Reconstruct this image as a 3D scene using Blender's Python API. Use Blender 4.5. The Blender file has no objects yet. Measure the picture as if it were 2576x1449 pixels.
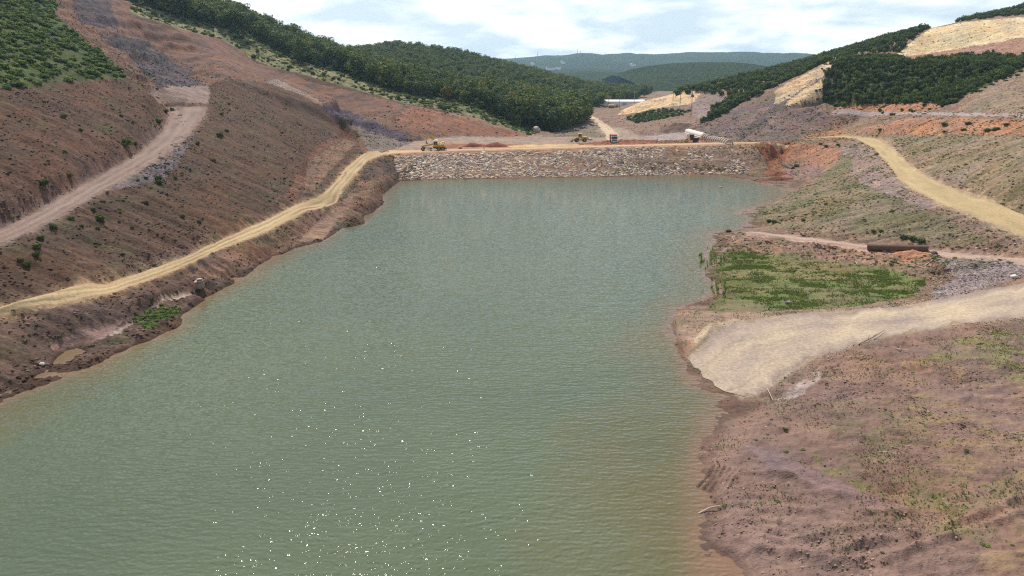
import bpy, bmesh, math, random
import numpy as np
from mathutils import Vector, Matrix, Euler
from mathutils.bvhtree import BVHTree
from mathutils.geometry import delaunay_2d_cdt
random.seed(7)
rng = np.random.default_rng(7)
SC = bpy.context.scene
COL = SC.collection
R = math.radians

# ------------------------------------------------------------------ camera
CAM_Z = 36.2
PITCH = R(17.6)
F, CU, CV = 1748.0, 1288.0, 724.5          # focal length and centre in units of a 2576 px wide frame
cam_d = bpy.data.cameras.new('camera')
cam_d.sensor_width = 36.0
cam_d.lens = F / 2576.0 * 36.0
cam_d.clip_start = 0.5
cam_d.clip_end = 40000
cam = bpy.data.objects.new('camera', cam_d)
COL.objects.link(cam)
cam.location = (0, 0, CAM_Z)
cam.rotation_euler = (R(90) - PITCH, 0, 0)
SC.camera = cam

# ------------------------------------------------------------------ sky, sun, exposure
SUN_EL, SUN_AZ = R(55.5), R(-19)             # azimuth from +Y towards +X
world = bpy.data.worlds.new('World')
SC.world = world
world.use_nodes = True
nt = world.node_tree
nt.nodes.clear()
N = nt.nodes.new
wout, bg = N('ShaderNodeOutputWorld'), N('ShaderNodeBackground')
sky = N('ShaderNodeTexSky')
sky.sky_type = 'NISHITA'
sky.sun_disc = False
sky.sun_elevation = SUN_EL
sky.sun_rotation = SUN_AZ
sky.altitude = 200
sky.air_density = 1.0
sky.dust_density = 1.5
sky.ozone_density = 1.5
bg.inputs['Strength'].default_value = 0.083
# thin broken cloud over the Nishita sky, laid out by direction on a flat cloud deck
tc = N('ShaderNodeTexCoord')
sep = N('ShaderNodeSeparateXYZ')
nt.links.new(tc.outputs['Generated'], sep.inputs[0])
zc = N('ShaderNodeMath'); zc.operation = 'MAXIMUM'; zc.inputs[1].default_value = 0.0
nt.links.new(sep.outputs['Z'], zc.inputs[0])
za = N('ShaderNodeMath'); za.operation = 'ADD'; za.inputs[1].default_value = 0.22
nt.links.new(zc.outputs[0], za.inputs[0])
dx = N('ShaderNodeMath'); dx.operation = 'DIVIDE'
dy = N('ShaderNodeMath'); dy.operation = 'DIVIDE'
nt.links.new(sep.outputs['X'], dx.inputs[0]); nt.links.new(za.outputs[0], dx.inputs[1])
nt.links.new(sep.outputs['Y'], dy.inputs[0]); nt.links.new(za.outputs[0], dy.inputs[1])
cmb = N('ShaderNodeCombineXYZ')
nt.links.new(dx.outputs[0], cmb.inputs[0]); nt.links.new(dy.outputs[0], cmb.inputs[1])
cn = N('ShaderNodeTexNoise')
cn.inputs['Scale'].default_value = 2.1
cn.inputs['Detail'].default_value = 9
cn.inputs['Roughness'].default_value = 0.56
cn.inputs['Distortion'].default_value = 0.25
nt.links.new(cmb.outputs[0], cn.inputs['Vector'])
cr = N('ShaderNodeValToRGB')
cr.color_ramp.elements[0].position = 0.40; cr.color_ramp.elements[0].color = (0, 0, 0, 1)
cr.color_ramp.elements[1].position = 0.68; cr.color_ramp.elements[1].color = (1, 1, 1, 1)
nt.links.new(cn.outputs['Fac'], cr.inputs[0])
cn2 = N('ShaderNodeTexNoise')
cn2.inputs['Scale'].default_value = 3.0
cn2.inputs['Detail'].default_value = 6
nt.links.new(cmb.outputs[0], cn2.inputs['Vector'])
ccol = N('ShaderNodeMixRGB')
ccol.inputs[1].default_value = (9.4, 11.6, 13.6, 1)
ccol.inputs[2].default_value = (16.4, 16.7, 17.0, 1)
cr2 = N('ShaderNodeValToRGB')
cr2.color_ramp.elements[0].position = 0.40; cr2.color_ramp.elements[1].position = 0.60
nt.links.new(cn.outputs['Fac'], cr2.inputs[0])
nt.links.new(cr2.outputs['Color'], ccol.inputs[0])
# the veil of haze is thick towards the horizon and thins overhead; clouds are broken everywhere
vz = N('ShaderNodeMath'); vz.operation = 'MULTIPLY'; vz.inputs[1].default_value = -3.3
nt.links.new(zc.outputs[0], vz.inputs[0])
ve = N('ShaderNodeMath'); ve.operation = 'EXPONENT'; nt.links.new(vz.outputs[0], ve.inputs[0])
vm = N('ShaderNodeMath'); vm.operation = 'MULTIPLY'; vm.inputs[1].default_value = 0.72; nt.links.new(ve.outputs[0], vm.inputs[0])
vc = N('ShaderNodeMath'); vc.operation = 'MULTIPLY'; nt.links.new(cr.outputs['Color'], vc.inputs[0])
vq = N('ShaderNodeMath'); vq.operation = 'MULTIPLY_ADD'; vq.inputs[1].default_value = 0.55; vq.inputs[2].default_value = 0.2   # cloud gaps open overhead
nt.links.new(ve.outputs[0], vq.inputs[0]); nt.links.new(vq.outputs[0], vc.inputs[1])
v1 = N('ShaderNodeMath'); v1.operation = 'SUBTRACT'; v1.inputs[0].default_value = 1.0; nt.links.new(vm.outputs[0], v1.inputs[1])
veil = N('ShaderNodeMath'); veil.operation = 'MULTIPLY_ADD'
nt.links.new(vc.outputs[0], veil.inputs[0]); nt.links.new(v1.outputs[0], veil.inputs[1]); nt.links.new(vm.outputs[0], veil.inputs[2])
mix = N('ShaderNodeMixRGB')
nt.links.new(veil.outputs[0], mix.inputs[0])
nt.links.new(sky.outputs[0], mix.inputs[1])
nt.links.new(ccol.outputs[0], mix.inputs[2])
nt.links.new(mix.outputs[0], bg.inputs['Color'])
nt.links.new(bg.outputs[0], wout.inputs['Surface'])

sun_d = bpy.data.lights.new('sun', 'SUN')
sun_d.energy = 5.0
sun_d.angle = R(0.53)
sun_d.color = (1.0, 0.945, 0.865)
sun = bpy.data.objects.new('sun', sun_d)
COL.objects.link(sun)
sun_vec = Vector((math.sin(SUN_AZ) * math.cos(SUN_EL), math.cos(SUN_AZ) * math.cos(SUN_EL), math.sin(SUN_EL)))
sun.rotation_euler = sun_vec.to_track_quat('Z', 'Y').to_euler()
sun.location = sun_vec * 900

SC.render.engine = 'CYCLES'
SC.view_settings.view_transform = 'Standard'
SC.view_settings.look = 'None'
SC.view_settings.exposure = 0.15
SC.view_settings.gamma = 1.0
SC.view_settings.use_curve_mapping = False
SC.cycles.use_denoising = False
SC.cycles.pixel_filter_type = 'BLACKMAN_HARRIS'
SC.cycles.filter_width = 1.15
SC.cycles.max_bounces = 6
SC.cycles.diffuse_bounces = 2
SC.cycles.glossy_bounces = 2
SC.cycles.transmission_bounces = 2
SC.cycles.volume_bounces = 1
SC.cycles.transparent_max_bounces = 8
SC.cycles.sample_clamp_indirect = 4.0
SC.cycles.sample_clamp_direct = 28.0
# ------------------------------------------------------------------ noise, rays, helpers
def _hash(ix, iy, s):
    h = (ix.astype(np.int64) * 374761393 + iy.astype(np.int64) * 668265263 + s * 1442695041) & 0xffffffff
    h = ((h ^ (h >> 13)) * 1274126177) & 0xffffffff
    h = ((h ^ (h >> 16)) * 2246822519) & 0xffffffff
    return ((h ^ (h >> 15)) & 0xffffff) / float(0xffffff)

def vnoise(x, y, s=0):
    ix, iy = np.floor(x), np.floor(y)
    fx, fy = x - ix, y - iy
    fx = fx * fx * fx * (fx * (fx * 6 - 15) + 10); fy = fy * fy * fy * (fy * (fy * 6 - 15) + 10)
    a = _hash(ix, iy, s); b = _hash(ix + 1, iy, s); c = _hash(ix, iy + 1, s); d = _hash(ix + 1, iy + 1, s)
    return (a + (b - a) * fx + (c - a) * fy + (a - b - c + d) * fx * fy) * 2 - 1

def fbm(x, y, octv=4, s=0, gain=0.5):
    t = np.zeros_like(x); a = 1.0; n = 0
    for o in range(octv):
        ca, sa = math.cos(o * 1.1 + .4), math.sin(o * 1.1 + .4)
        t += a * vnoise((x * ca - y * sa) * 2 ** o + 17.3 * o, (x * sa + y * ca) * 2 ** o - 9.1 * o, s + o)
        n += a; a *= gain
    return t / n

SP, CP = math.sin(PITCH), math.cos(PITCH)
def ray(u, v):
    r, t = (u - CU) / F, -(v - CV) / F
    return r, CP + t * SP, -SP + t * CP
def at_z(u, v, z):
    a, b, c = ray(u, v); k = (z - CAM_Z) / c
    return (a * k, b * k, z)
def at_y(u, v, y):
    a, b, c = ray(u, v); k = y / b
    return (a * k, y, CAM_Z + c * k)
def project(x, y, z):
    d = y * CP - (z - CAM_Z) * SP
    t = y * SP + (z - CAM_Z) * CP
    return CU + F * x / d, CV - F * t / d

XB_Y = [0, 60, 85, 131, 181, 250, 300, 400, 700]
XB_X = [-86, -77, -71, -60, -55, -54, -57, -64, -64]
def slope_l(x, y):                                # the cut hillside above the lower road
    return 5.5 + (np.interp(y, XB_Y, XB_X) - x) / 2.25
def on_l(u, v, off=0.0):
    a, b, c = ray(u, v)
    lo, hi = 30.0, 900.0
    ys = np.arange(40, 900, 1.0)
    k = ys / b
    g = CAM_Z + c * k - (slope_l(a * k, ys) + off)
    i = np.argmax(g < 0)
    if not (g < 0).any(): i = len(ys) - 1
    y = ys[i] if i == 0 else ys[i - 1] + g[i - 1] / (g[i - 1] - g[i])
    return at_y(u, v, float(y))

# ------------------------------------------------------------------ the lie of the land: break lines
LINES = []
def LZ(*pts): LINES.append([at_z(*p) for p in pts])
def LY(*pts): LINES.append([at_y(*p) for p in pts])
def LL(*pts): LINES.append([on_l(*p) for p in pts])
def LW(*pts): LINES.append(list(pts))
def with_z(pts, z): return [(u, v, z) for u, v in pts]

shore_left = [(-420, 1235), (-150, 1085), (0, 1008), (60, 966), (123, 923), (150, 890), (193, 873), (218, 882), (182, 908),
              (163, 942), (240, 916), (330, 862), (372, 833), (450, 796), (520, 748), (585, 712), (568, 705), (630, 683), (650, 666),
              (684, 643), (714, 636), (734, 626), (807, 608), (859, 576), (890, 548), (935, 535), (962, 512), (956, 494), (1003, 455)]
shore_dam = [(1003, 455), (1100, 452.5), (1200, 450), (1350, 448), (1500, 446), (1620, 443), (1700, 441.5), (1800, 440), (1860, 438), (1912, 441)]
shore_right = [(1912, 441), (1945, 443), (1960, 448), (1925, 450), (1894, 456), (1960, 454), (2028, 459), (1992, 480), (1977, 495), (1917, 518), (1852, 535), (1900, 550), (1926, 567),
               (1862, 580), (1830, 583), (1791, 589), (1807, 606), (1847, 623), (1842, 636), (1786, 645), (1800, 670), (1780, 690), (1817, 722),
               (1812, 742), (1780, 757), (1772, 776), (1702, 776), (1694, 812), (1700, 850), (1717, 882), (1734, 913), (1735, 938), (1760, 963), (1777, 972),
               (1850, 997), (1876, 1012), (1922, 1004), (1917, 1016), (1897, 1029), (1838, 1053), (1800, 1074), (1800, 1088), (1780, 1108), (1754, 1139),
               (1768, 1165), (1777, 1200), (1801, 1217), (1794, 1250), (1807, 1276), (1783, 1306), (1767, 1350), (1791, 1376), (1783, 1413),
               (1874, 1438), (1860, 1500), (1830, 1640)]
LZ(*with_z(shore_left, 0.0)); LZ(*with_z(shore_dam, 0.0)); LZ(*with_z(shore_right, 0.0))
SHORE = [at_z(u, v, 0)[:2] for u, v in shore_left + shore_dam[1:] + shore_right[1:]]
# the floor of the lake
LZ((1880, 1014, -.2), (1905, 1010, -.2), (1932, 1002, -.15))
LZ((-60, 1035, -.35), (30, 985, -.3), (90, 955, -.3), (140, 915, -.3), (190, 888, -.25))
LW((-24, 36, -4), (-34, 70, -4.5), (-38, 95, -5), (-33, 130, -5), (-28, 165, -5), (-24, 205, -4.5), (-18, 226, -3.5))
LW((8, 38, -.95), (11, 52, -.9), (16, 64, -.75), (18.5, 73, -.7), (18, 84, -1.1)); LW((-3, 36, -2.0), (1, 55, -2.0), (6, 70, -1.8), (8, 84, -2.4), (12, 110, -4), (24, 150, -4), (40, 180, -4), (64, 205, -4), (70, 232, -3.0))
LW((-6, 60, -5), (-6, 110, -6), (0, 160, -6), (15, 205, -5), (25, 228, -4))
LW((-30, 34, -4), (0, 30, -4), (8, 30, -1.4))

# lower (sandy yellow) road on the left bank
road1_out = [(-320, 872), (0, 800), (133, 777), (267, 743), (367, 710), (467, 670), (567, 623), (667, 586), (767, 533), (850, 490), (872, 466), (902, 430), (926, 404), (966, 390)]
road1_in = [(-320, 845), (0, 785), (133, 750), (267, 716), (367, 683), (467, 646), (567, 600), (667, 555), (742, 516), (812, 487), (842, 458), (868, 424), (905, 393), (950, 380)]
road1_z = [4.6, 4.2, 4.0, 3.8, 3.6, 3.5, 3.5, 3.6, 3.9, 4.6, 5.1, 5.8, 6.5, 6.9]
road1_o = [at_z(u, v, z) for (u, v), z in zip(road1_out, road1_z)]
road1_i = [at_z(u, v, z) for (u, v), z in zip(road1_in, road1_z)]
LW(*road1_o); LW(*road1_i)
# cut bank above it
bank1 = [(-320, 825), (0, 768), (117, 736), (207, 706), (300, 676), (380, 640), (467, 612), (567, 571), (667, 523), (717, 494), (748, 440), (768, 394), (806, 362), (862, 327), (904, 345), (924, 384)]
bank1_z = [6.4, 5.7, 5.5, 5.3, 5.2, 5.1, 5.1, 5.2, 5.4, 5.4, 8.0, 9.4, 10.2, 10.6, 9.2, 7.6]
LZ(*[(u, v, z) for (u, v), z in zip(bank1, bank1_z)])
LZ((768, 450, 5.6), (783, 402, 6.6), (815, 378, 7.2), (866, 348, 7.4), (893, 356, 7.2), (900, 378, 6.9))   # dug-out bay above the bank
LZ((800, 462, 5.8), (835, 420, 6.6), (862, 392, 7.0))
# shelf and heaps between lower road and water
LZ((-320, 960, 3.0), (0, 850, 3.0), (150, 815, 2.9), (290, 775, 2.7), (400, 742, 2.3), (500, 712, 2.0), (600, 655, 1.9), (690, 606, 1.9))
LZ((-100, 980, 1.5), (40, 912, 1.6), (130, 868, 1.0), (220, 845, .9), (300, 815, 1.0), (380, 775, 1.0), (470, 745, .8), (545, 702, .8))
LZ((195, 905, .7), (262, 882, .9), (340, 842, .9), (420, 800, 1.0), (500, 745, .9))
LZ((750, 605, .6), (800, 560, 1.2), (850, 515, 2.0), (880, 485, 2.6))
LZ((800, 603, .25), (830, 570, .6), (862, 540, .8))
LZ((880, 535, 2.6), (925, 500, 3.0), (940, 470, 3.0), (985, 440, 2.6))

# upper road (grey-pink), climbing to the quarry pad
road2_out = [(-320, 764), (0, 616), (83, 580), (167, 536), (257, 483), (333, 440), (417, 390), (467, 350), (508, 300), (521, 270), (517, 250), (500, 238), (467, 230)]
road2_in = [(-320, 722), (0, 586), (75, 548), (150, 510), (230, 466), (303, 431), (385, 377), (438, 327), (475, 284), (485, 264), (478, 251), (462, 245), (435, 238)]
road2_o = [on_l(u, v) for u, v in road2_out]
road2_o = road2_o[:10]
def offset_line(P, dist):
    Q = np.array(P, float); t = np.gradient(Q[:, :2], axis=0); n_ = np.stack([-t[:, 1], t[:, 0]], 1); n_ /= np.linalg.norm(n_, axis=1)[:, None]
    Q[:, :2] += n_ * np.array(dist, float)[:, None]
    return [tuple(q) for q in Q]
road2_i = offset_line(road2_o, [5.5, 5.5, 5.5, 5.6, 5.8, 6.0, 6.4, 7, 9, 11])
LW(*road2_o); LW(*road2_i)
bank2_w = [(x, y, z + h) for (x, y, z), h in zip(offset_line(road2_o, [7.0, 7.0, 7.0, 7.1, 7.3, 7.4, 7.8, 8.4]+[10.2, 12.4]), [3.4, 3.4, 3.4, 3.4, 3.3, 3.2, 3.0, 2.6, 1.6, .8])]
LW(*bank2_w)
LL((-320, 520, .4), (60, 420, .6), (180, 370, .6), (300, 320, .6), (360, 270, .6))
# scrub boundary, hill above
LL((-320, 232, .9), (0, 216, .9), (60, 217, .9), (140, 206, .9), (240, 201, 1.2), (322, 197, 1.5))
LL((-320, 100, 2), (-320, -60, 2), (0, 100, 1.6), (0, 0, 1.6), (0, -100, 1.6), (120, -100, 2))
LL((133, -60, 2), (140, 40, 2.4), (238, 125, 2.4), (322, 192, 2.4), (372, 236, 1.2))
LL((190, -60, -3), (205, 40, -3), (300, 78, -2), (318, 84, -6), (382, 112, -6), (392, 126, -9), (470, 178, -8), (510, 214, -2))
LL((250, 100, -3), (330, 128, -4), (350, 160, -7), (385, 212, -3), (420, 224, -1))
LL((300, -60, 1.5), (330, 36, 1.5), (430, 74, 1.5), (540, 130, 1), (562, 172, 1), (556, 196, .5), (520, 215, 0))
LL((600, 195, 0), (650, 178, .5), (715, 212, 0), (815, 265, 0), (862, 292, .3), (880, 318, .3))
# excavated hill behind the left end of the crest
LY((450, 68, 362), (560, 103, 382), (640, 150, 378), (700, 172, 372), (850, 212, 366), (1000, 255, 345), (1100, 272, 345), (1200, 296, 345), (1330, 338, 341))
LY((640, 172, 352), (760, 214, 342), (850, 246, 335), (1000, 290, 322), (1100, 315, 320))
LY((820, 268, 312), (900, 298, 304), (1000, 336, 298), (1045, 356, 296))
LY((330, 10, 385), (450, 40, 395), (600, 80, 395), (700, 145, 395), (760, 160, 392), (900, 197, 386), (1000, 234, 372), (1190, 268, 370), (1310, 322, 362), (1400, 330, 372), (1470, 303, 430))
LY((330, -70, 430), (520, 26, 470), (620, 48, 500), (700, 88, 520), (850, 138, 560))
LY((850, 150, 680), (1000, 122, 800), (1120, 136, 820), (1240, 168, 850), (1400, 212, 850), (1500, 226, 900), (1700, 240, 900))
LY((850, 175, 600), (1000, 190, 570), (1200, 230, 600), (1350, 268, 560), (1435, 282, 560))

# dam crest and the fill behind it
crest_front = [(966, 390.5), (992, 388), (1100, 382), (1200, 379.5), (1350, 376), (1500, 371.5), (1700, 366.5), (1860, 363), (1896, 362)]
crest_z = [6.9, 6.95, 7.2, 7.4, 7.7, 8.0, 8.5, 8.9, 9.0]
crest_f = [at_z(u, v, z) for (u, v), z in zip(crest_front, crest_z)]
crest_back = [(985, 378), (1060, 376.5), (1100, 376), (1200, 374), (1350, 370.5), (1500, 365.5), (1700, 361), (1850, 358), (1905, 357)]
crest_b = [at_z(u, v, z) for (u, v), z in zip(crest_back, crest_z)]
LW(*crest_f, at_z(1945, 361, 9.2), at_z(1990, 358.6, 9.35)); LW(*crest_b, at_z(1990, 353.5, 9.45))
LY((1060, 357, 292), (1140, 347, 312), (1240, 347, 325), (1340, 350, 326), (1450, 352, 318), (1540, 352, 318), (1620, 350, 318))
LZ((1120, 362, 7.0), (1240, 358, 7.0), (1400, 358, 7.4), (1540, 356, 7.6), (1700, 355, 8.0), (1820, 357, 8.6))
# valley below the dam
LY((1545, 348, 332), (1535, 335, 355), (1515, 316, 410), (1492, 301, 480), (1478, 293, 530), (1500, 284, 580), (1560, 273, 640), (1620, 268, 700))
LY((1400, 338, 352), (1460, 330, 372), (1490, 315, 420))
LY((1560, 338, 340), (1580, 325, 372), (1560, 305, 440), (1530, 292, 500))
LY((1555, 288, 470), (1600, 282, 462), (1650, 278, 455), (1700, 272, 445), (1745, 265, 440))
LY((1580, 270, 490), (1610, 258, 486), (1650, 247, 482), (1700, 232, 474), (1750, 224, 466), (1764, 233, 462))
LY((1620, 330, 350), (1650, 310, 380), (1700, 295, 400), (1740, 290, 385))
LY((1690, 335, 332), (1720, 318, 345), (1735, 305, 370))
# the big cut face on the right abutment
LY((1740, 331, 325), (1768, 310, 334), (1850, 275, 345), (1900, 245, 352), (2000, 197, 352), (2094, 155, 350))
LY((1745, 340, 312), (1800, 348, 298), (1850, 354, 286), (1900, 360, 274), (2038, 349, 282), (2090, 337, 292))
LY((1842, 344, 299), (1950, 268, 332), (2082, 188, 346))
LY((1852, 349, 292), (1960, 280, 320), (2085, 204, 337))
LY((1850, 268, 420), (2000, 190, 430), (2090, 150, 400))
LY((1760, 226, 620), (1900, 196, 600), (2060, 146, 560), (2200, 106, 560), (2300, 80, 560), (2450, 46, 560), (2576, 18, 560), (2900, -50, 560))
# shrub patch, quarry, track
LY((2078, 255, 318), (2130, 266, 308), (2230, 264, 297), (2370, 264, 272), (2440, 238, 268), (2576, 172, 296), (2900, 90, 300))
LY((2100, 160, 352), (2200, 152, 366), (2330, 146, 376), (2450, 150, 362), (2576, 152, 345))
LY((2250, 144, 388), (2330, 136, 400), (2450, 116, 396), (2576, 95, 386), (2900, 60, 386))
LY((2262, 134, 394), (2340, 73, 424), (2420, 56, 420), (2576, 41, 410), (2900, 20, 410))
LY((2080, 286, 325), (2200, 289, 298), (2300, 288, 274), (2450, 290, 240), (2576, 293, 213), (2900, 305, 150))
LY((2080, 281, 328), (2200, 283, 303), (2300, 281, 280), (2450, 283, 245), (2576, 286, 218), (2900, 298, 156))
LY((2100, 318, 300), (2250, 318, 268), (2400, 322, 232), (2576, 332, 197), (2900, 350, 140))
# right hand yellow road
road3_out = [(2040, 352), (2087, 344), (2150, 348.5), (2194, 373), (2230, 410), (2257, 450), (2284, 474), (2384, 523), (2484, 563), (2576, 603), (2900, 760)]
road3_in = [(2060, 347), (2110, 341.5), (2217, 352), (2250, 376), (2284, 410), (2334, 443), (2384, 469), (2460, 496), (2530, 530), (2600, 566), (2900, 700)]
road3_z = [9.6, 9.9, 10.0, 9.8, 9.4, 9.0, 8.7, 7.7, 6.6, 5.6, 4.2]
road3_o = [at_z(u, v, z) for (u, v), z in zip(road3_out, road3_z)]
road3_i = [at_z(u, v, z) for (u, v), z in zip(road3_in, road3_z)]
LW(*road3_o); LW(*road3_i)
LZ((2230, 343, 11.6), (2270, 366, 11.2), (2305, 398, 10.6), (2360, 432, 10.1), (2470, 484, 8.9), (2610, 552, 7.2))
# trench with the outlet pipes at the right end of the dam
LY((1897, 363.5, 263.6), (1911, 380, 258.5), (1930, 412, 252)); LZ((1914, 388, 5.6), (1930, 412, 2.6), (1940, 432, .8))
LY((1991, 361, 265.6), (1991, 372, 263)); LZ((1988, 385, 4.6), (1968, 410, 1.6), (1950, 437, .35))
LY((2004, 360, 265.8)); LZ((2060, 364, 9.0), (2112, 376, 8.6), (2112, 398, 6.6), (2060, 436, 2.6), (2040, 455, .6))
LZ((1998, 408, 3.2), (2025, 425, 2.0), (2030, 445, .8))
# flats on the right
LZ((1872, 578, .5), (2000, 596, .9), (2140, 612, 1.1), (2250, 632, 1.3), (2400, 640, 2.0), (2600, 652, 3.0), (2900, 690, 4.0))
LZ((1940, 572, .9), (2050, 582, 1.7), (2140, 590, 2.1), (2240, 604, 2.4), (2380, 618, 3.0), (2600, 634, 3.7))
LZ((1880, 605, .8), (1990, 620, 1.0), (2150, 640, 1.2), (2300, 660, 1.6), (2420, 690, 1.8))
LZ((1860, 680, .45), (2000, 690, .6), (2200, 690, .8), (2350, 720, 1.2))
LZ((1840, 760, .4), (2000, 765, .6), (2200, 760, .8), (2400, 720, 1.8), (2576, 690, 2.6), (2900, 690, 3.4))
ramp_hi = [(1727, 900), (1782, 848), (1860, 808), (1990, 790), (2140, 781), (2280, 768), (2420, 742), (2600, 708), (2900, 690)]
ramp_lo = [(1864, 1003), (1930, 982), (1990, 938), (2060, 898), (2150, 866), (2280, 836), (2420, 815), (2600, 797), (2900, 790)]
ramp_z = [.08, .3, .6, 1.0, 1.4, 1.8, 2.3, 2.9, 3.6]
ramp_h = [at_z(u, v, z) for (u, v), z in zip(ramp_hi, ramp_z)]
ramp_l = [at_z(u, v, z) for (u, v), z in zip(ramp_lo, ramp_z)]
LW(*ramp_h); LW(*ramp_l)
LZ((1720, 800, .9), (1800, 810, 1.0), (1770, 850, .8))
LZ((1960, 1005, .25), (2060, 930, .9), (2200, 880, 1.5), (2400, 838, 2.2), (2700, 820, 3.2))
LZ((1900, 1080, .9), (2050, 1010, 1.5), (2300, 930, 2.4), (2700, 880, 3.8))
LZ((1850, 1200, 1.0), (2100, 1130, 2.0), (2400, 1080, 3.0), (2800, 1050, 4.4))
LZ((1870, 1330, .9), (2150, 1290, 2.0), (2500, 1250, 3.2), (2900, 1200, 4.6))
LZ((1920, 1449, .7), (2200, 1449, 2.0), (2600, 1440, 3.4), (3000, 1400, 4.8))
# rim of the sheet
LW((-420, 60, 60), (-300, 30, 60), (-150, 22, 28), (-78, 24, 6), (-40, 24, -3), (0, 22, -3), (14, 24, .6), (50, 22, 3.5), (120, 30, 6), (300, 60, 30), (420, 120, 40))
LW((-420, 60, 60), (-500, 350, 90), (-700, 700, 80), (-800, 1050, 50), (-300, 1050, 30), (-100, 1050, 15), (100, 1050, 4), (300, 1050, 4), (600, 1050, 20), (900, 1050, 40), (820, 560, 60), (420, 120, 40))

vs, es, zs, key = [], [], [], {}
for ln in LINES:
    prev = None
    for p in ln:
        k = (round(p[0], 2), round(p[1], 2))
        if k not in key:
            key[k] = len(vs); vs.append(Vector((p[0], p[1]))); zs.append(p[2])
        i = key[k]
        if prev is not None and prev != i: es.append((prev, i))
        prev = i
ov, oe, of, oiv, _, _ = delaunay_2d_cdt(vs, es, [], 0, 1e-4)
# height of each output vertex: mean of the inputs it stands for; crossings interpolate by nearest input
zin = np.array(zs); vin = np.array([(v.x, v.y) for v in vs])
oz = []
for i, v in enumerate(ov):
    if oiv[i]: oz.append(float(np.mean(zin[oiv[i]])))
    else:
        d2 = ((vin - np.array([v.x, v.y])) ** 2).sum(1); j = np.argsort(d2)[:4]
        w = 1 / (d2[j] + .05); oz.append(float((zin[j] * w).sum() / w.sum()))
TIN = BVHTree.FromPolygons([Vector((v.x, v.y, z)) for v, z in zip(ov, oz)], [tuple(f) for f in of])
_down = Vector((0, 0, -1))
def tin_z(x, y):
    h = TIN.ray_cast(Vector((x, y, 500)), _down)
    return h[0].z if h[0] is not None else -3.0

def in_poly(x, y, poly):
    x = np.asarray(x); inside = np.zeros(x.shape, bool)
    n = len(poly); j = n - 1
    for i in range(n):
        xi, yi = poly[i]; xj, yj = poly[j]
        if yi != yj:
            c = ((yi > y) != (yj > y)) & (x < (xj - xi) * (y - yi) / (yj - yi) + xi)
            inside ^= c
        j = i
    return inside
def seg_dist(x, y, line):
    d = np.full(np.shape(x), 1e9)
    for (x0, y0), (x1, y1) in zip(line[:-1], line[1:]):
        vx, vy = x1 - x0, y1 - y0
        t = np.clip(((x - x0) * vx + (y - y0) * vy) / (vx * vx + vy * vy + 1e-9), 0, 1)
        d = np.minimum(d, (x - x0 - t * vx) ** 2 + (y - y0 - t * vy) ** 2)
    return np.sqrt(d)

# ------------------------------------------------------------------ fan-shaped grid over it, finer where one looks from
NA, NR = (1000, 860)
az = np.radians(np.linspace(-44, 44, NA))
rr = 33.0 * (1050 / 33.0) ** np.linspace(0, 1, NR)
AZ, RR = np.meshgrid(az, rr)
GX, GY = RR * np.sin(AZ), RR * np.cos(AZ)
BZ = np.array([tin_z(x, y) for x, y in zip(GX.ravel(), GY.ravel())]).reshape(GX.shape)
def blur(a, n=1):
    for _ in range(n):
        b = a.copy()
        b[1:-1] = (a[:-2] + 2 * a[1:-1] + a[2:]) / 4
        a = b; b = a.copy()
        b[:, 1:-1] = (a[:, :-2] + 2 * a[:, 1:-1] + a[:, 2:]) / 4
        a = b
    return a
BZ = blur(BZ, 2)
# beyond the far fields the land is soft: blur the forest hills more
far = np.clip((RR - 330) / 80, 0, 1)
BZ = BZ * (1 - far) + blur(BZ, 25) * far
U0, V0 = project(GX, GY, BZ)

# ------------------------------------------------------------------ what lies where (outlines on the ground), colour and roughness
UW = U0 + 5 * fbm(GX / 2.2, GY / 2.2, 3, 31) * np.clip(120 / RR, .25, 2.5) + 9 * fbm(GX / 9, GY / 9, 4, 33)
VW = V0 + 3.5 * fbm(GX / 2.0, GY / 2.0, 3, 41) * np.clip(120 / RR, .25, 2.5) + 4 * fbm(GX / 9, GY / 9, 4, 43) * np.clip(150 / RR, .3, 1)
left = (GX < -30) | ((U0 < 1000) & (GY < 330))
tint = np.zeros(GX.shape + (3,))
def C(*c): return np.array(c)
n1 = fbm(GX / 7, GY / 7, 4, 3)[..., None] * .5 + .5
n2 = fbm(GX / 2.1, GY / 2.1, 4, 5)[..., None] * .5 + .5
ns = (fbm(GX / 14, GY / 1.1, 3, 9)[..., None] * .5 + .5)       # streaks down the slopes (dozer tracks run along X)
base_l = C(.112, .064, .043) * (1 - n1) + C(.074, .05, .036) * n1
base_l = base_l * (.82 + .36 * ns)
base_r = C(.24, .152, .11) * (1 - n1) + C(.2, .138, .1) * n1
base_r = base_r * (.8 + .4 * ns)
tint[:] = np.where(left[..., None], base_l, base_r)
rough = np.full(GX.shape, 1.0)
def zone(poly, ca, cb=None, rg=None, y0=0, y1=2000, nz=None, amount=1.0, soft=None):
    m = in_poly(UW, VW, poly) & (GY > y0) & (GY < y1)
    cb = ca if cb is None else cb
    f = (n2 if nz is None else nz)
    f = np.clip((f - .5) * 2.2 + .5, 0, 1)
    col = C(*ca) * (1 - f) + C(*cb) * f
    tint[m] = tint[m] * (1 - amount) + col[m] * amount
    if rg is not None: rough[m] = rg
    return m
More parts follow.
